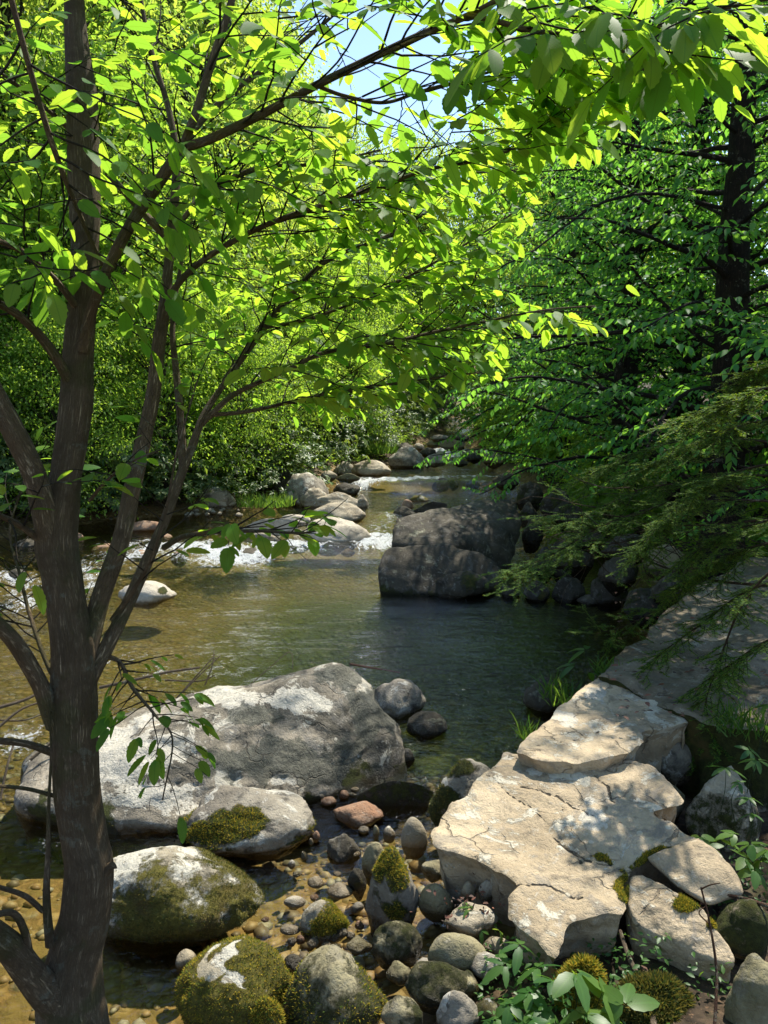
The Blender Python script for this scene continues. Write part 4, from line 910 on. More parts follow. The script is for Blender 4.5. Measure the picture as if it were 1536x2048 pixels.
def spray_tree(name, label, loc, height, boughs, bark, lmat, lsz, trad, bough_len, side_sp=.22, droop=.5, leaf_sp=.05, proto=HEX, z0=.18, az=None, tw_len=.75, cat='tree', lean=0.0, seed=0):
    """trunk, boughs and flat sprays of leaves hung along the side twigs"""
    random.seed(seed)
    root = empty(name, loc); tag(root, label, cat)
    T = Tubes(); n = 14
    pts = [Vector((lean*(i/n)**2+.10*noise.noise(Vector((i*.35, seed, 0))), .10*noise.noise(Vector((i*.35, seed, 5))), -.3+height*1.02*i/n)) for i in range(n+1)]
    T.add(pts, [trad*(1.45 if i == 0 else 1.0-.82*i/n) for i in range(n+1)], 20, .06); T.build('trunk', bark, root, loc=(0, 0, 0))
    BT = Tubes(); LV = Leaves()
    for b in range(boughs):
        f = z0+(1-z0)*(b+.5)/boughs; i = f*n; p0 = pts[int(i)].lerp(pts[min(n, int(i)+1)], i-int(i))
        a = b*2.4+random.uniform(-.5, .5) if az is None else random.uniform(*az)
        L = bough_len*random.uniform(.6, 1.1)*(1.1-.65*f**1.7)
        d = Vector((math.cos(a), math.sin(a), random.uniform(.0, .5))).normalized()
        q = p0.copy(); bp = [q.copy()]; st = .15; m = max(5, int(L/st)); sd = 1; acc = 0
        br = trad*.20*random.uniform(.55, 1)*(1-.5*f)
        for k in range(m):
            d = (d+rvec()*.07+Vector((0, 0, -.035*k/m))).normalized(); q = q+d*st; bp.append(q.copy()); acc += st
            if k/m > .15:
                while acc > side_sp:
                    acc -= side_sp; sd = -sd
                    h = d.cross(UP).normalized()
                    td = (d*.6+h*sd*random.uniform(.5, 1.1)+Vector((0, 0, random.uniform(-.35, .25)))).normalized()
                    r = q.copy(); tl = tw_len*random.uniform(.5, 1.2)*(1.15-.6*k/m); tp = [r.copy()]; s2 = 1
                    for w in range(max(2, int(tl/leaf_sp))):
                        td = (td+rvec()*.11+Vector((0, 0, -.02))).normalized(); r = r+td*leaf_sp; tp.append(r.copy()); s2 = -s2
                        hh = td.cross(UP)
                        ld = td*.6+hh*s2*.8+Vector((0, 0, -droop*random.uniform(.4, 1.5)))+rvec()*.15
                        LV.add(r, ld, UP+rvec()*.35+hh*s2*.3, lsz*random.uniform(.7, 1.2))
                    if random.random() < .6: BT.add(tp[::3]+[tp[-1]], list(np.linspace(.006, .0015, len(tp[::3])+1)), 3)
        BT.add(bp, list(np.linspace(br, .006, len(bp))), 6)
    o = BT.build('boughs', bark, root, loc=(0, 0, 0))
    c = LV.build('crown', proto, lmat, root, loc=(0, 0, 0))
    for x in (o, c): x.location = (0, 0, 0)
    print(name, len(LV.p), 'leaves'); return root

def cloud_tree(name, label, loc, height, rad, nclump, per, lsz, bark, lmat, trad, z0=.25, seed=0, clump=(.9, .3), cat='tree', limbs=True, proto=QUAD, top=1.0):
    """taller trees further off: trunk, limbs, clumped leafy crown"""
    random.seed(seed); rg = np.random.default_rng(seed)
    root = empty(name, loc); tag(root, label, cat)
    T = Tubes(); n = 10
    pts = [Vector((.25*noise.noise(Vector((i*.4, seed*3.1, 0))), .25*noise.noise(Vector((i*.4, seed*3.1, 9))), -.4+height*.95*i/n)) for i in range(n+1)]
    T.add(pts, [trad*(1.3 if i == 0 else 1-.85*i/n) for i in range(n+1)], 12, .05); t = T.build('trunk', bark, root, loc=(0, 0, 0)); t.location = (0, 0, 0)
    BT = Tubes(); P = []; D = []; Nn = []
    for c in range(nclump):
        f = z0+(1-z0)*rg.random()**.85
        prof = math.sin(math.pi*min(1, (f-z0)/(1-z0)*.80+.16))**.7
        a = rg.uniform(0, 2*math.pi); rr = rad*prof*rg.uniform(.25, 1.05)**.7
        cz = height*f*top
        cp = np.array([math.cos(a)*rr, math.sin(a)*rr, cz]); base = pts[min(n, int(max(0, f-.10)*n))]
        e = Vector(cp); m = base.lerp(e, .55)+Vector((0, 0, .25))
        if c % 2 == 0: BT.add(catmull([base, m, e], 4), list(np.linspace(trad*.28, .008, 9)), 4)
        k = int(per*rg.uniform(.5, 1.4)); s = clump[0]*rg.uniform(.6, 1.25)
        q = rg.normal(0, 1, (k, 3))*np.array([s, s, clump[1]*s/clump[0]])*.55; 
        q[:, 2] -= .25*(q[:, 0]**2+q[:, 1]**2)/s
        P.append(cp+q); out = q/(np.linalg.norm(q, axis=1)[:, None]+1e-6)
        D.append(out*.7+rg.normal(0, .5, (k, 3))+np.array([0, 0, -.5])); Nn.append(np.array([0, 0, 1.0])+rg.normal(0, .45, (k, 3)))
    o = BT.build('limbs', bark, root, loc=(0, 0, 0)); o.location = (0, 0, 0)
    L = Leaves(); L.p = np.concatenate(P); L.d = np.concatenate(D); L.n = np.concatenate(Nn); L.s = lsz*rg.uniform(.65, 1.25, len(L.p))
    c = L.build('crown', proto, lmat, root, loc=(0, 0, 0)); c.location = (0, 0, 0)
    print(name, len(L.p)); return root

def gpos(x, y): return Vector((x, y, gz(x, y)))
# ---- right bank: the big dark trunk with low drooping boughs
big = spray_tree('bank_tree', 'big dark trunked tree on the right bank with drooping shaded leaves', gpos(3.62, 8.2), 8.2, 78, BARK_D, LEAF_R, .095, .25, 3.3, side_sp=.19, leaf_sp=.046, tw_len=.85, seed=21, z0=.16)
RT = [(3.7, 11.9, 2.7, .98, 'shaded tree of the right bank right behind the slanting dark boulder'), (4.9, 12.6, 1.9, 1.12, 'second shaded tree of the right bank leaning over the dark boulders'), (5.2, 17.6, 4.0, 1.25, 'third shaded tree of the right bank hanging low over the upper pool'), (7.6, 10.6, .7, 1.3, 'shaded tree deep in the wood at the right edge'), (8.2, 15.5, 3.0, 1.4, 'shaded tree behind the others deep in the right wood'), (5.6, 24, 5.1, 1.35, 'shaded tree of the right bank beside the far rapids'), (4.9, 6.7, 2.2, .9, 'shaded tree behind the stone ledge at the right edge')]
for x, y, rz, s, lab in RT: copy_tree(big, gpos(x, y), rz, s, lab)
# ---- far and left side trees: three crowns, copied
t1 = cloud_tree('broadleaf_tree', 'tall pale leaved tree on the left bank, its crown edge against the sky', gpos(-5.6, 21.5), 14.5, 3.4, 240, 120, .155, BARK_G, LEAF_F, .17, .16, 5)
t2 = cloud_tree('broadleaf_tree', 'fresh green bushy tree low on the left bank behind the slim stems', gpos(-5.6, 15.5), 8.5, 2.9, 190, 110, .135, BARK_G, LEAF_G, .11, .12, 6)
t3 = cloud_tree('broadleaf_tree', 'feathery pale green tree closing the view upstream', gpos(2.0, 44), 14.5, 4.2, 260, 150, .17, BARK_G, LEAF_F, .2, .1, 7, (1.1, .45))
LT = [(t1, -7.6, 16.5, 1.0, 1.05, 'tall pale tree left of the other tall one on the left bank'), (t1, -10.5, 18, 2.0, 1.1, 'tall pale tree at the far left edge'), (t1, -6.2, 24, 3.3, 1.12, 'tall pale tree set back behind the left bank'), (t1, -11, 26, 4.5, 1.2, 'tall tree on the rising slope at the left'), (t1, -4.9, 29, 5.5, .92, 'pale tree on the left bank near the upper pool'),
      (t2, -8.4, 13.2, 2.0, 1.0, 'green bushy tree at the left edge behind the trunk'), (t2, -5.4, 19.0, 1.1, .8, 'green bushy tree above the dark rhododendron bank'), (t2, -2.2, 25.5, 3.0, .8, 'small green tree over the domed boulder'), (t2, -1.2, 31, 4.1, .8, 'green tree over the upstream bend'), (t2, -11.5, 14.5, 5.0, 1.1, 'green tree half out of frame at the left'),
      (t3, -2.5, 46, 1.3, 1.0, 'feathery tree left of centre in the far distance'), (t3, 6.5, 42, 2.6, 1.05, 'feathery tree right of centre in the far distance'), (t3, -7, 40, 4.0, 1.15, 'broad feathery tree far behind the left bank'), (t3, 11, 38, 5.2, 1.1, 'feathery tree far behind the right bank'), (t3, 3.5, 62, .6, 1.05, 'farthest feathery tree at the end of the stream'), (t3, -6, 64, 2.2, 1.3, 'distant tree on the rising left hillside'), (t3, 12, 60, 3.4, 1.3, 'distant tree on the rising right hillside'), (t3, -15, 44, 1.0, 1.35, 'distant tree high on the left slope'), (t2, 4.6, 34, 2.0, 1.0, 'green tree on the right bank at the end of the water'), (t2, 1.6, 40, 1.0, .8, 'small green tree standing at the far end of the stream'),
      (t1, 9.5, 22, 2.4, 1.0, 'tall tree behind the right bank wood'), (t1, 12, 14, 4.4, 1.1, 'tall tree far right behind the shaded wood'), (t1, 7.5, 29, 1.4, 1.0, 'tall tree right of the far rapids')]
for src, x, y, rz, s, lab in LT: copy_tree(src, gpos(x, y), rz, s, lab)
SAP = [(-5.4, 12.9, .3, .42, 'leafy sapling leaning over the far left water behind the slim stem'), (-4.3, 14.9, 1.7, .5, 'leafy sapling among the dark rhododendrons above the pebble bar'), (-3.2, 16.6, 2.9, .5, 'leafy sapling beside the crumpled grey rocks'), (-2.5, 19.2, 4.0, .5, 'leafy sapling between the rhododendrons at the waterfall'), (-7.4, 11.8, 5.2, .5, 'leafy sapling behind the trunk at the far bank'), (-1.0, 23.6, 1.1, .45, 'leafy sapling beside the domed boulder upstream'), (-6.2, 14.3, 2.1, .62, 'taller sapling in the second row of the left bank')]
for x, y, rz, s, lab in SAP: copy_tree(t2, gpos(x, y), rz, s, lab)
# ---- rhododendron thicket on the left bank
def whorl_shrub(name, label, loc, rad, hgt, nwh, lsz, mat, seed, per=9, proto=HEX, stems=16, upf=.35):
    rg = np.random.default_rng(seed); random.seed(seed)
    root = empty(name, loc); tag(root, label, 'shrub')
    ST = Tubes(); L = Leaves(); P = []; D = []; Nn = []
    for i in range(stems):
        a = rg.uniform(0, 6.28); r = rad*rg.uniform(.2, .95)
        e = Vector((math.cos(a)*r, math.sin(a)*r, hgt*rg.uniform(.45, .95)))
        m = Vector((e.x*.35+rg.normal(0, .15), e.y*.35+rg.normal(0, .15), e.z*.6))
        ST.add(catmull([Vector((rg.normal(0, .12), rg.normal(0, .12), -.1)), m, e], 4), list(np.linspace(.022, .007, 9)), 5)
    for i in range(nwh):
        v = rg.normal(0, 1, 3); v /= np.linalg.norm(v); v[2] = abs(v[2])*1.05-.1
        k = rg.uniform(.35, 1.0)**.5*(1+.55*fbm(np.array([v*2.2+seed]), 2)[0])
        c = np.array([v[0]*rad*k, v[1]*rad*k, max(.08, hgt*(.12+.85*v[2]*k))])
        ax = v*.6+np.array([0, 0, .7])+rg.normal(0, .25, 3); ax /= np.linalg.norm(ax)
        t = np.cross(ax, [.3, .9, .2]); t /= np.linalg.norm(t); b = np.cross(ax, t)
        for j in range(per):
            an = 6.283*j/per+rg.uniform(-.3, .3)
            rd = t*math.cos(an)+b*math.sin(an)
            P.append(c+rd*.01); D.append(rd+ax*rg.uniform(-.45, upf)); Nn.append(ax+rg.normal(0, .2, 3))
    s = ST.build('stems', BARK_G, root, loc=(0, 0, 0)); s.location = (0, 0, 0)
    L.p = np.array(P); L.d = np.array(D); L.n = np.array(Nn); L.s = lsz*rg.uniform(.7, 1.2, len(P))
    c = L.build('foliage', proto, mat, root, loc=(0, 0, 0)); c.location = (0, 0, 0)
    return root
NARROW = (HEX_V*np.array([.72, 1, 1]), HEX_F, HEX[2])
rh = whorl_shrub('rhododendron', 'dark glossy rhododendron on the left bank just behind the slim stems', gpos(-5.2, 14.2), 1.5, 2.3, 950, .125, LEAF_RH, 3, proto=NARROW)
RHS = [(-3.9, 15.9, 1.0, 1.0, 'dark rhododendron above the pebble bar of the left bank'), (-2.9, 17.6, 2.0, .95, 'dark rhododendron behind the crumpled grey rocks'), (-6.9, 13.0, 3.0, 1.05, 'dark rhododendron between the trunk and the slim stem'), (-8.3, 11.6, 4.0, 1.0, 'dark rhododendron left of the trunk at the water'), (-2.6, 20.4, 5.0, .95, 'rhododendron beside the domed boulder'), (-1.7, 22.6, .5, .95, 'rhododendron over the low brown rock upstream'), (-.7, 25.2, 1.5, .85, 'rhododendron behind the huge grey boulder at the bend'), (.2, 27.8, 2.5, .85, 'rhododendron upstream of the huge grey boulder'), (-6.4, 15.6, 3.5, 1.25, 'tall rhododendron in the second row of the left bank'), (-4.4, 18.4, 4.5, 1.3, 'tall rhododendron in the second row behind the grey rocks'), (-9.6, 12.8, 5.5, 1.2, 'rhododendron at the far left edge'), (-3.5, 22.5, 1.2, 1.3, 'tall rhododendron in the second row above the upper pool'), (1.3, 31, .3, .9, 'rhododendron at the end of the left bank'), (2.4, 35, 2.3, 1.0, 'rhododendron closing the end of the stream')]
random.seed(4)
for x, y, rz, s, lab in RHS: copy_tree(rh, gpos(x+random.uniform(-.3, .3), y+random.uniform(-.4, .4)), rz, (s*random.uniform(.8, 1.15), s*random.uniform(.8, 1.15), s*random.uniform(.65, 1.3)), lab)
us = whorl_shrub('bush', 'fresh green bush on the left bank under the tall pale tree', gpos(-4.2, 17.0), 1.2, 2.4, 1100, .10, LEAF_G, 8, per=6, upf=.1)
USH = [(-7.7, 14.6, 1.0, 1.2, 'fresh green bush behind the trunk at the left'), (-1.6, 24.2, 2.1, .8, 'fresh green bush by the domed boulder'), (3.5, 11.9, 3.0, .75, 'shaded bush on the right bank behind the dark boulders'), (4.0, 13.4, .8, .8, 'shaded bush on the right bank over the middle pool'), (4.4, 18.9, 1.8, 1.0, 'shaded bush on the right bank at the waterfall'), (4.2, 22.5, 2.8, 1.1, 'shaded bush on the right bank above the waterfall'), (4.3, 27, 4.4, 1.1, 'shaded bush on the right bank by the far rapids'), (5.4, 8.9, 5.1, 1.0, 'shaded bush between the big dark trunk and the ledge'), (6.3, 12.3, .1, 1.2, 'shaded bush deep in the right wood'), (4.2, 31.5, 1.1, 1.2, 'bush on the right bank where the water ends'), (7.2, 8.4, 2.2, 1.2, 'shaded bush at the right edge behind the ledge'), (-10, 10.4, 2.2, 1.2, 'green bush at the far left waterside')]
for x, y, rz, s, lab in USH: copy_tree(us, gpos(x, y), rz, s, lab)

# ---- hemlock boughs over the ledge
NEED = leaf_mat('hemlock_needle', (.10, .20, .022), (.24, .38, .02), .42, .6, .15, var=.5)
HBARK = bark_mat('hemlock_twig_bark', (.10, .065, .035), (.19, .13, .075), .1, 2.0)
hem = empty('hemlock', gpos(3.9, 4.9)); tag(hem, 'young hemlock at the right edge with feathery boughs hanging over the ledge', 'tree')
NV = Leaves(); HT = Tubes(); random.seed(77)
T = Tubes(); hp = [Vector((3.9, 4.9, gz(3.9, 4.9)-.1)), Vector((3.86, 4.95, 1.6)), Vector((3.8, 5.0, 2.6)), Vector((3.76, 5.05, 3.6)), Vector((3.75, 5.1, 4.6))]
T.add(catmull(hp, 5), list(np.linspace(.06, .02, 21)), 10, .05); T.build('trunk', HBARK, hem)
def needles(p, d, L, depth):
    q = p.copy(); tp = [q.copy()]; d = d.normalized(); st = .03; n = max(2, int(L/st)); s = 1
    for i in range(n):
        d = (d+rvec()*.07+Vector((0, 0, -.025))).normalized(); nq = q+d*st
        h = d.cross(UP); 
        if h.length < .1: h = Vector((1, 0, 0))
        h.normalize()
        for k in range(6):
            a = q.lerp(nq, k/6)
            for sg in (-1, 1):
                NV.add(a, h*sg+d*.45+UP*random.uniform(-.1, .25)+rvec()*.12, UP+rvec()*.25, random.uniform(.013, .021))
        q = nq; tp.append(q.copy()); s = -s
        if depth < 2 and random.random() < (.62 if depth == 0 else .45):
            needles(q, d*.75+h*s*.75+rvec()*.1, L*random.uniform(.3, .6)*(1-.5*i/n), depth+1)
    HT.add(tp, list(np.linspace(.0026, .0009, len(tp))), 3)
HB = [ # px paths of the boughs: (px, py, Y)
 [(1640, 1010, 4.6), (1480, 1000, 4.8), (1330, 1010, 5.0), (1210, 1050, 5.1), (1120, 1100, 5.1), (1040, 1140, 5.0)],
 [(1640, 1020, 4.8), (1450, 1048, 5.2), (1300, 1048, 5.5), (1180, 1030, 5.7), (1080, 1030, 5.8)],
 [(1640, 1180, 4.2), (1420, 1160, 4.6), (1330, 1135, 4.8), (1250, 1098, 5.0), (1195, 1050, 5.1), (1150, 1010, 5.2)],
 [(1640, 960, 4.9), (1500, 950, 5.2), (1380, 960, 5.5), (1260, 990, 5.7), (1150, 1040, 5.8)],
 [(1640, 900, 5.0), (1500, 880, 5.4), (1380, 880, 5.8), (1270, 905, 6.0), (1180, 950, 6.1)],
 [(1640, 850, 4.6), (1540, 840, 4.8), (1440, 865, 5.0), (1340, 910, 5.2), (1260, 950, 5.3)],
 [(1640, 780, 3.6), (1560, 770, 3.7), (1490, 790, 3.8), (1420, 820, 3.9)],
 [(1640, 740, 4.4), (1560, 730, 4.5), (1510, 745, 4.6), (1470, 790, 4.6)],
 [(1640, 1080, 4.0), (1520, 1090, 4.2), (1420, 1130, 4.4), (1340, 1190, 4.5)],
 [(1640, 1100, 3.6), (1560, 1130, 3.7), (1490, 1200, 3.8), (1450, 1290, 3.9), (1415, 1390, 3.9), (1403, 1460, 3.9)],
 [(1640, 1140, 3.9), (1500, 1180, 4.1), (1400, 1250, 4.3), (1330, 1300, 4.4)],
 [(1640, 1260, 3.7), (1540, 1280, 3.8), (1460, 1330, 3.9), (1400, 1370, 4.0)],
 [(1640, 930, 4.0), (1530, 930, 4.2), (1430, 960, 4.4), (1350, 1020, 4.5), (1290, 1080, 4.6)],
 [(1640, 1030, 3.8), (1540, 1040, 4.0), (1450, 1070, 4.2), (1380, 1110, 4.3)],
]
SP_ = [.9, .55, .25, .9, .9, 1, .8, .9, .9, .3, .45, .35, 1, .8]
for path, dens in zip(HB, SP_):
    sm = catmull([PY(*p) for p in path], 8); HT.add(sm, list(np.linspace(.010, .0022, len(sm))), 5, .1); s = 1
    for i in range(8, len(sm)):
        t = (sm[i]-sm[i-1]).normalized(); h = t.cross(UP).normalized()
        for _ in range(3):
            if random.random() < dens*.6:
                s = -s; needles(sm[i].lerp(sm[i-1], random.random()), t*.7+h*s*random.uniform(.5, 1)+Vector((0, 0, random.uniform(-.5, .15))), random.uniform(.12, .36), 0)
    needles(sm[-1], sm[-1]-sm[-2], .25, 0)
sm = catmull([PY(*p) for p in [(1420, 1130, 4.6), (1385, 1155, 4.8), (1345, 1200, 5.0), (1260, 1248, 5.1), (1190, 1268, 5.1)]], 6); HT.add(sm, list(np.linspace(.006, .002, len(sm))), 5); 
for i in range(14, len(sm)): needles(sm[i], (sm[i]-sm[i-1])+rvec()*.06, .22, 0)
for i in range(60):   # fine bare twigs
    p = PY(random.uniform(1180, 1560), random.uniform(960, 1120), random.uniform(4.8, 5.8)); d = Vector((random.choice((-1, 1))*random.uniform(.5, 1), random.uniform(-.4, .4), random.uniform(-.5, .3)))
    q = [p]
    for k in range(7): d = (d+rvec()*.22).normalized(); q.append(q[-1]+d*.09)
    HT.add(q, list(np.linspace(.004, .0012, 8)), 4)
tag(HT.build('twigs', HBARK, hem), kind='stuff')
NP = (np.array([(-.10, 0, 0), (.10, 0, 0), (.09, .9, -.03), (0, 1, -.03), (-.09, .9, -.03)]), np.array([(0, 1, 2, 4)]), np.array([(0, 0), (1, 0), (1, 1), (.5, 1), (0, 1)]))
tag(NV.build('foliage', NP, NEED, hem), kind='stuff'); print('needles', len(NV.p))

# ---- plants of the near ground
LEAF_P = leaf_mat('soft_undergrowth_leaf', (.055, .14, .025), (.16, .32, .025), .5, .4, .4, veins=True, var=.3)
LEAF_B = leaf_mat('sunlit_creeper_leaf', (.08, .17, .03), (.25, .38, .03), .5, .4, .4, veins=True, var=.25)
GRASS = leaf_mat('grass_blade', (.06, .15, .02), (.2, .36, .03), .5, .45, .4, var=.35)
OVAL = leaf_proto(8, .42, .06, .14, .2)
BROAD = leaf_proto(8, .6, .05, .12, .22)
STEM_G = bark_mat('green_stem', (.06, .10, .03), (.10, .14, .05), .0, 2.0)
def five_leaf(LVS, ST, base, top, size, n=5, tilt=.25):
    ST.add(catmull([base, base.lerp(top, .5)+rvec()*.015, top], 4), list(np.linspace(.0022, .0012, 9)), 4)
    a0 = random.uniform(0, 6.3)
    ax = (UP+rvec()*tilt).normalized(); t = ax.cross(Vector((.3, .8, .1))).normalized(); b = ax.cross(t)
    for k in range(n):
        a = a0+(k-(n-1)/2)*(1.05 if n < 6 else 6.28/n)
        rd = t*math.cos(a)+b*math.sin(a)
        LVS.add(top, rd-ax*random.uniform(.05, .4), ax+rvec()*.12, size*random.uniform(.75, 1.1))
def plant(name, label, specs, size, mat, proto=OVAL, n=5, cat='plant', group=None):
    """specs: (px, py, Y, height of stem)"""
    p0 = PY(specs[0][0], specs[0][1], specs[0][2]); root = empty(name, (p0.x, p0.y, p0.z-specs[0][3])); tag(root, label, cat, group)
    LVS = Leaves(); ST = Tubes(); gb = Vector(root.location)
    for a, b, y, h in specs:
        tp = PY(a, b, y); bs = Vector((tp.x*.5+gb.x*.5+random.gauss(0, .01), tp.y*.5+gb.y*.5+.01, tp.z-h))
        five_leaf(LVS, ST, bs, tp, size, n)
    ST.build('stems', STEM_G, root); LVS.build('leaves', proto, mat, root, petiole=.06); return root
random.seed(5)
plant('creeper', 'five leaved green plant in front of the slab front', [(1040, 1890, 2.55, .16), (1010, 1930, 2.5, .12), (1075, 1935, 2.5, .12)], .095, LEAF_P)
plant('creeper', 'broad leaved plant with big toothed leaves at the bottom edge', [(1150, 1945, 2.3, .2), (1205, 1985, 2.25, .2), (1250, 2010, 2.2, .18), (1170, 2030, 2.2, .15)], .11, LEAF_B, BROAD, 4)
plant('creeper', 'bushy green plant left of the big toothed leaves', [(1060, 1985, 2.4, .18), (1020, 2010, 2.38, .16), (1090, 2020, 2.35, .18), (1105, 1960, 2.4, .2), (1050, 2050, 2.3, .15), (990, 2040, 2.35, .12)], .075, LEAF_P, BROAD, 6)
plant('creeper', 'topmost five leaved sprig hanging in the dark gap', [(1452, 1535, 3.4, .22)], .085, LEAF_P)
plant('creeper', 'tiny five leaved sprig below the topmost one in the dark gap', [(1478, 1565, 3.3, .2)], .05, LEAF_P)
plant('creeper', 'middle five leaved sprig hanging in the dark gap', [(1498, 1595, 3.25, .2)], .07, LEAF_P)
plant('creeper', 'lowest five leaved sprig hanging in the dark gap', [(1506, 1628, 3.2, .2)], .07, LEAF_P)
plant('creeper', 'creeper on the right edge above the dark gap', [(1500, 1500, 3.5, .2), (1530, 1450, 3.6, .25), (1540, 1410, 3.7, .25), (1515, 1520, 3.4, .2)], .09, LEAF_P)
plant('creeper', 'sunlit yellow green creeper lying across the slab right end', [(1400, 1672, 3.12, .06), (1440, 1680, 3.1, .06), (1470, 1668, 3.1, .08), (1415, 1695, 3.05, .05)], .075, LEAF_B, BROAD, 4)
plant('creeper', 'sunlit creeper spilling in from the right edge', [(1500, 1688, 3.0, .1), (1520, 1720, 2.95, .1), (1490, 1715, 2.95, .08), (1535, 1700, 2.95, .1), (1510, 1740, 2.9, .08)], .085, LEAF_B, BROAD, 5)
plant('creeper', 'small leaved sprig among dead leaves beneath the slab', [(985, 1838, 2.85, .06), (960, 1858, 2.8, .05), (1000, 1862, 2.75, .06), (940, 1815, 2.85, .05)], .05, LEAF_B, OVAL, 4)
plant('seedling', 'tall broad bladed seedling standing in the grass tuft by the pool', [(1172, 1300, 4.75, .25), (1180, 1345, 4.7, .15), (1150, 1330, 4.75, .15)], .15, LEAF_P, leaf_proto(8, .38, .0, .2, .25), 3)
# grass tufts
GB = (np.array([(-.035, 0, 0), (.035, 0, 0), (-.028, .4, -.02), (.028, .4, -.02), (-.016, .75, -.12), (.016, .75, -.12), (0, 1, -.28)]), None, None)
GBF = np.array([(0, 1, 3), (0, 3, 2), (2, 3, 5), (2, 5, 4), (4, 5, 6)]); GB = (GB[0], GBF, np.column_stack([GB[0][:, 0]*10+.5, GB[0][:, 1]]))
def tuft(label, cx, cy, z, rx, ry, n, size, kind=None):
    c = PZ(cx, cy, z); L = Leaves()
    for i in range(n):
        a = random.uniform(0, 6.3); r = math.sqrt(random.random()); x = c.x+rx*r*math.cos(a); y = c.y+ry*r*math.sin(a)
        L.add((x, y, max(gz(x, y), z)-.01), Vector((random.gauss(0, .45), random.gauss(0, .45), 1)), Vector((random.gauss(0, 1), random.gauss(0, 1), .1)), size*random.uniform(.5, 1.2))
    o = L.build('grass_tuft', GB, GRASS, loc=(c.x, c.y, c.z)); tag(o, label, 'grass tuft'); return o
tuft('fine leaved grass tuft on the pool wall beside the seedling', 1118, 1395, .42, .10, .18, 110, .15)
tuft('small grass tuft at the top corner of the shaded slab', 1215, 1345, .55, .08, .1, 90, .12)
tuft('shaded grass tuft on the ledge near the right edge', 1490, 1455, .60, .16, .16, 150, .14)
tuft('bright sunlit grass clump on the left bank behind the pale boulders', 530, 1010, .28, .6, .5, 700, .24)
tuft('grass clump on the left bank above the square topped rock', 480, 972, .5, .8, .8, 500, .24)
tuft('grass clump by the huge grey boulder upstream', 750, 905, .9, .7, .9, 700, .4)
tuft('wispy grass tuft on the slab edge beside the boulder under it', 1050, 1470, .4, .05, .06, 40, .12)
# undergrowth: too thick to count
L = Leaves(); random.seed(3)
for i in range(26000):
    y = random.uniform(7, 34); 
    if random.random() < .6: x = np.interp(y, *zip(*XL))-random.expovariate(.55)-.3
    else: x = np.interp(y, *zip(*XR))+random.expovariate(.6)+.3
    L.add((x, y, gz(x, y)+random.uniform(.02, .30)), Vector((random.gauss(0, 1), random.gauss(0, 1), .15)), UP+rvec()*.4, random.uniform(.06, .13))
o = L.build('undergrowth', HEX, LEAF_G); tag(o, 'low leafy undergrowth covering both banks', kind='stuff')
L = Leaves(); random.seed(31)
for i in range(1500):
    p = PZ(random.uniform(960, 1330), random.uniform(1900, 2150), .12)
    if random.random() < .25: p = PZ(random.uniform(1380, 1560), random.uniform(1700, 1960), .25)
    cl = noise.noise(Vector((p.x*4, p.y*4, 0)))
    if cl < -.15: continue
    L.add((p.x, p.y, gz(p.x, p.y)+random.uniform(.0, .11)*(1+cl)), Vector((random.gauss(0, 1), random.gauss(0, 1), random.uniform(-.4, .4))), UP+rvec()*.45, random.uniform(.012, .034))
o = L.build('ground_cover', HEX, LEAF_P); tag(o, 'small leaved green ground cover in front of the ledge', kind='stuff')
# dead leaves and needles on the near ground
LITTER = leaf_mat('dead_leaf', (.16, .085, .045), (.10, .05, .02), .2, .7, .2, var=.5, dry=(.35, .22, .12))
L = Leaves(); random.seed(9)
for i in range(520):
    x = random.uniform(-.15, 2.6); y = random.uniform(1.7, 4.2)
    if x < np.interp(y, *zip(*XR))+.1: continue
    L.add((x, y, gz(x, y)+.012), Vector((random.gauss(0, 1), random.gauss(0, 1), random.gauss(0, .25))), UP+rvec()*.4, random.uniform(.02, .05))
for i in range(260):
    p = PZ(random.uniform(1230, 1560), random.uniform(1180, 1440), .63); L.add((p.x, p.y, .645+random.uniform(-.01, .02)), Vector((random.gauss(0, 1), random.gauss(0, 1), 0)), UP+rvec()*.3, random.uniform(.02, .05))
for i in range(70):
    p = PZ(random.gauss(945, 40), random.gauss(1815, 22), .2); L.add((p.x, p.y, .22+random.uniform(-.03, .03)), rvec(), UP+rvec()*.5, random.uniform(.012, .03))
o = L.build('leaf_litter', HEX, LITTER); tag(o, 'dead brown leaves strewn over the near ground', kind='stuff')

# ---- dead wood
DRY = bark_mat('bleached_driftwood', (.24, .18, .12), (.36, .28, .20), .0, 2.0)
DRYR = bark_mat('reddish_dead_twig', (.16, .075, .04), (.26, .14, .08), .0, 2.0)
def stick(label, paths, mat, name='stick', cat='stick'):
    p0 = PY(*paths[0][0][0]); root = None
    for pts, r0, r1 in paths:
        T = Tubes(); q = catmull([PY(*p) for p in pts], 6); T.add(q, list(np.linspace(r0, r1, len(q))), 7, .12)
        if root is None: root = T.build(name, mat, loc=tuple(p0)); tag(root, label, cat)
        else: T.build('twig', mat, root)
stick('thick dead stick leaning up against the slab lip', [([(1240, 1862, 2.72), (1258, 1915, 2.6), (1285, 1970, 2.48), (1305, 2030, 2.36), (1312, 2110, 2.2)], .008, .012)], DRY)
stick('thin forked upright twig before the pale boulder', [([(1425, 2110, 2.2), (1432, 2000, 2.3), (1432, 1930, 2.36), (1418, 1840, 2.42), (1402, 1775, 2.46)], .006, .003), ([(1402, 1778, 2.46), (1420, 1770, 2.44), (1440, 1766, 2.42)], .003, .0015), ([(1420, 1850, 2.42), (1398, 1826, 2.44), (1412, 1812, 2.45)], .003, .0015)], DRYR)
stick('long reddish twig lying at the right edge beside the flat rock', [([(1430, 1788, 2.75), (1480, 1795, 2.7), (1560, 1820, 2.6)], .006, .008)], DRYR)
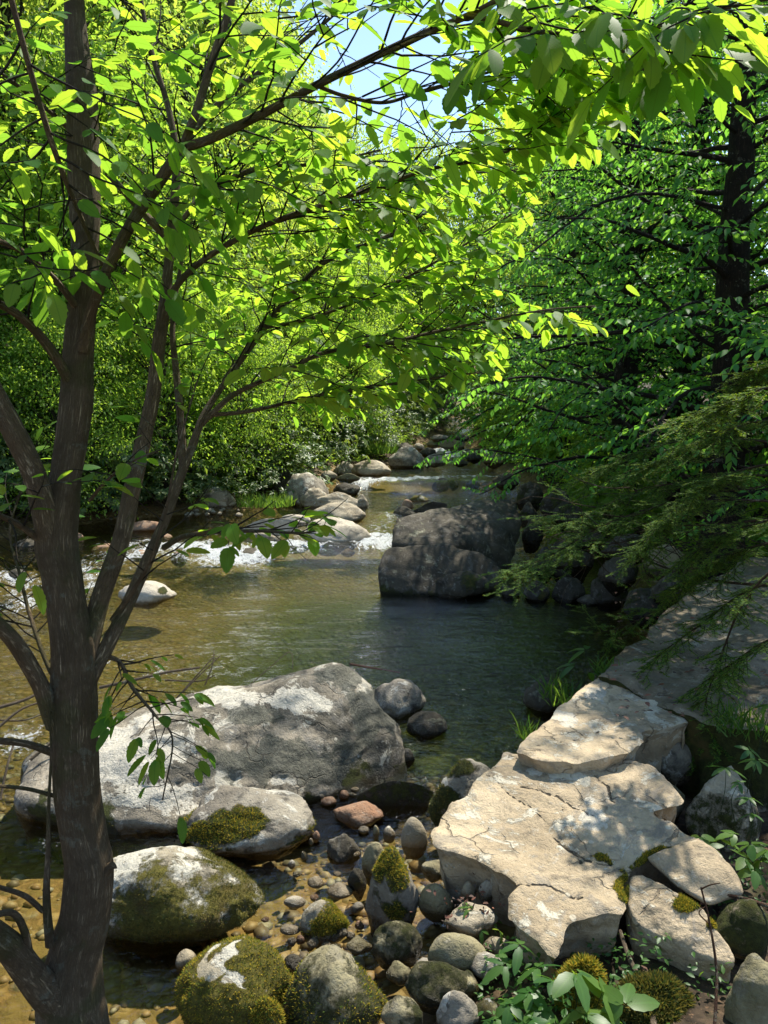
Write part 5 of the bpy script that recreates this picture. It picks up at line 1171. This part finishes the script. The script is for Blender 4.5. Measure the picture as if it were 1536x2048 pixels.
stick('thin vine twig lying across the sunlit slab', [([(1262, 1702, 3.13), (1300, 1688, 3.16), (1360, 1684, 3.16), (1430, 1690, 3.1)], .003, .002)], DRYR)
stick('tangle of bleached flood twigs caught behind the large boulder', [([(200, 1375, 4.9), (260, 1362, 4.9), (330, 1345, 4.95), (400, 1335, 5.0)], .012, .008), ([(350, 1400, 4.8), (390, 1355, 4.85), (430, 1310, 4.9)], .006, .003), ([(365, 1385, 4.8), (405, 1345, 4.85), (440, 1312, 4.9)], .005, .003), ([(330, 1360, 4.85), (400, 1362, 4.85), (430, 1350, 4.85)], .006, .003), ([(410, 1370, 4.85), (425, 1330, 4.85), (428, 1300, 4.9)], .005, .003), ([(500, 1370, 4.8), (540, 1335, 4.85), (580, 1304, 4.9), (586, 1340, 4.85)], .003, .002)], DRY, 'driftwood', 'driftwood')
stick('flood twigs heaped at the left edge behind the trunk', [([(-20, 1420, 4.4), (60, 1395, 4.5), (110, 1360, 4.6)], .012, .006), ([(-20, 1470, 4.3), (40, 1420, 4.4), (95, 1400, 4.5)], .009, .005), ([(0, 1600, 4.0), (15, 1530, 4.1), (30, 1480, 4.2)], .008, .005), ([(-10, 1440, 4.4), (50, 1440, 4.4), (100, 1420, 4.5)], .006, .004), ([(60, 1520, 4.2), (120, 1470, 4.3), (180, 1420, 4.4)], .010, .006)], DRY, 'driftwood', 'driftwood')
stick('dark twig reaching out over the pool from the large boulder ridge', [([(700, 1328, 4.8), (740, 1335, 4.85), (800, 1345, 4.9)], .008, .003)], DRYR)
stick('dark twig lying on the shaded slab', [([(1310, 1358, 4.6), (1345, 1378, 4.5), (1380, 1386, 4.45)], .008, .004)], DRYR)
stick('curved twig lying in the gravel beside the dappled boulder', [([(785, 1930, 2.85), (800, 1950, 2.8), (795, 1985, 2.7)], .006, .003)], DRYR)

# ================================================================== light, sky, camera
AZ = math.radians(36); EL = math.radians(60)
sd = Vector((math.sin(AZ)*math.cos(EL), math.cos(AZ)*math.cos(EL), math.sin(EL)))
sun = bpy.data.lights.new('sun', 'SUN'); sun.energy = 4.8; sun.angle = math.radians(.53); sun.color = (1, .94, .82)
so = bpy.data.objects.new('sun', sun); COL.objects.link(so); so.rotation_euler = sd.to_track_quat('Z', 'Y').to_euler(); so.location = (0, 0, 30)
wd = bpy.data.worlds.new('World'); scene.world = wd; wd.use_nodes = True
nt = wd.node_tree; bg = nt.nodes['Background']
sk = nt.nodes.new('ShaderNodeTexSky'); sk.sky_type = 'NISHITA'; sk.sun_disc = False; sk.sun_elevation = EL; sk.sun_rotation = AZ; sk.air_density = 1.0; sk.dust_density = .15; sk.ozone_density = 1.0; sk.air_density = 1.1
nt.links.new(sk.outputs[0], bg.inputs[0]); bg.inputs[1].default_value = .135
cam = bpy.data.cameras.new('camera'); co = bpy.data.objects.new('camera', cam); COL.objects.link(co); scene.camera = co
cam.sensor_fit = 'VERTICAL'; cam.sensor_height = 34.6; cam.lens = 34.6*FOC/2048; cam.clip_end = 600; cam.clip_start = .05
co.location = (0, 0, H); co.rotation_euler = (math.pi/2-PITCH, 0, 0)
vs = scene.view_settings; vs.view_transform = 'Standard'; vs.look = 'None'; vs.exposure = 1.0; vs.gamma = 1
cy = scene.cycles; cy.max_bounces = 7; cy.diffuse_bounces = 4; cy.glossy_bounces = 3; cy.transmission_bounces = 4; cy.transparent_max_bounces = 8; cy.sample_clamp_indirect = 6; cy.caustics_reflective = False; cy.caustics_refractive = False
scene.render.resolution_x = 768; scene.render.resolution_y = 1024
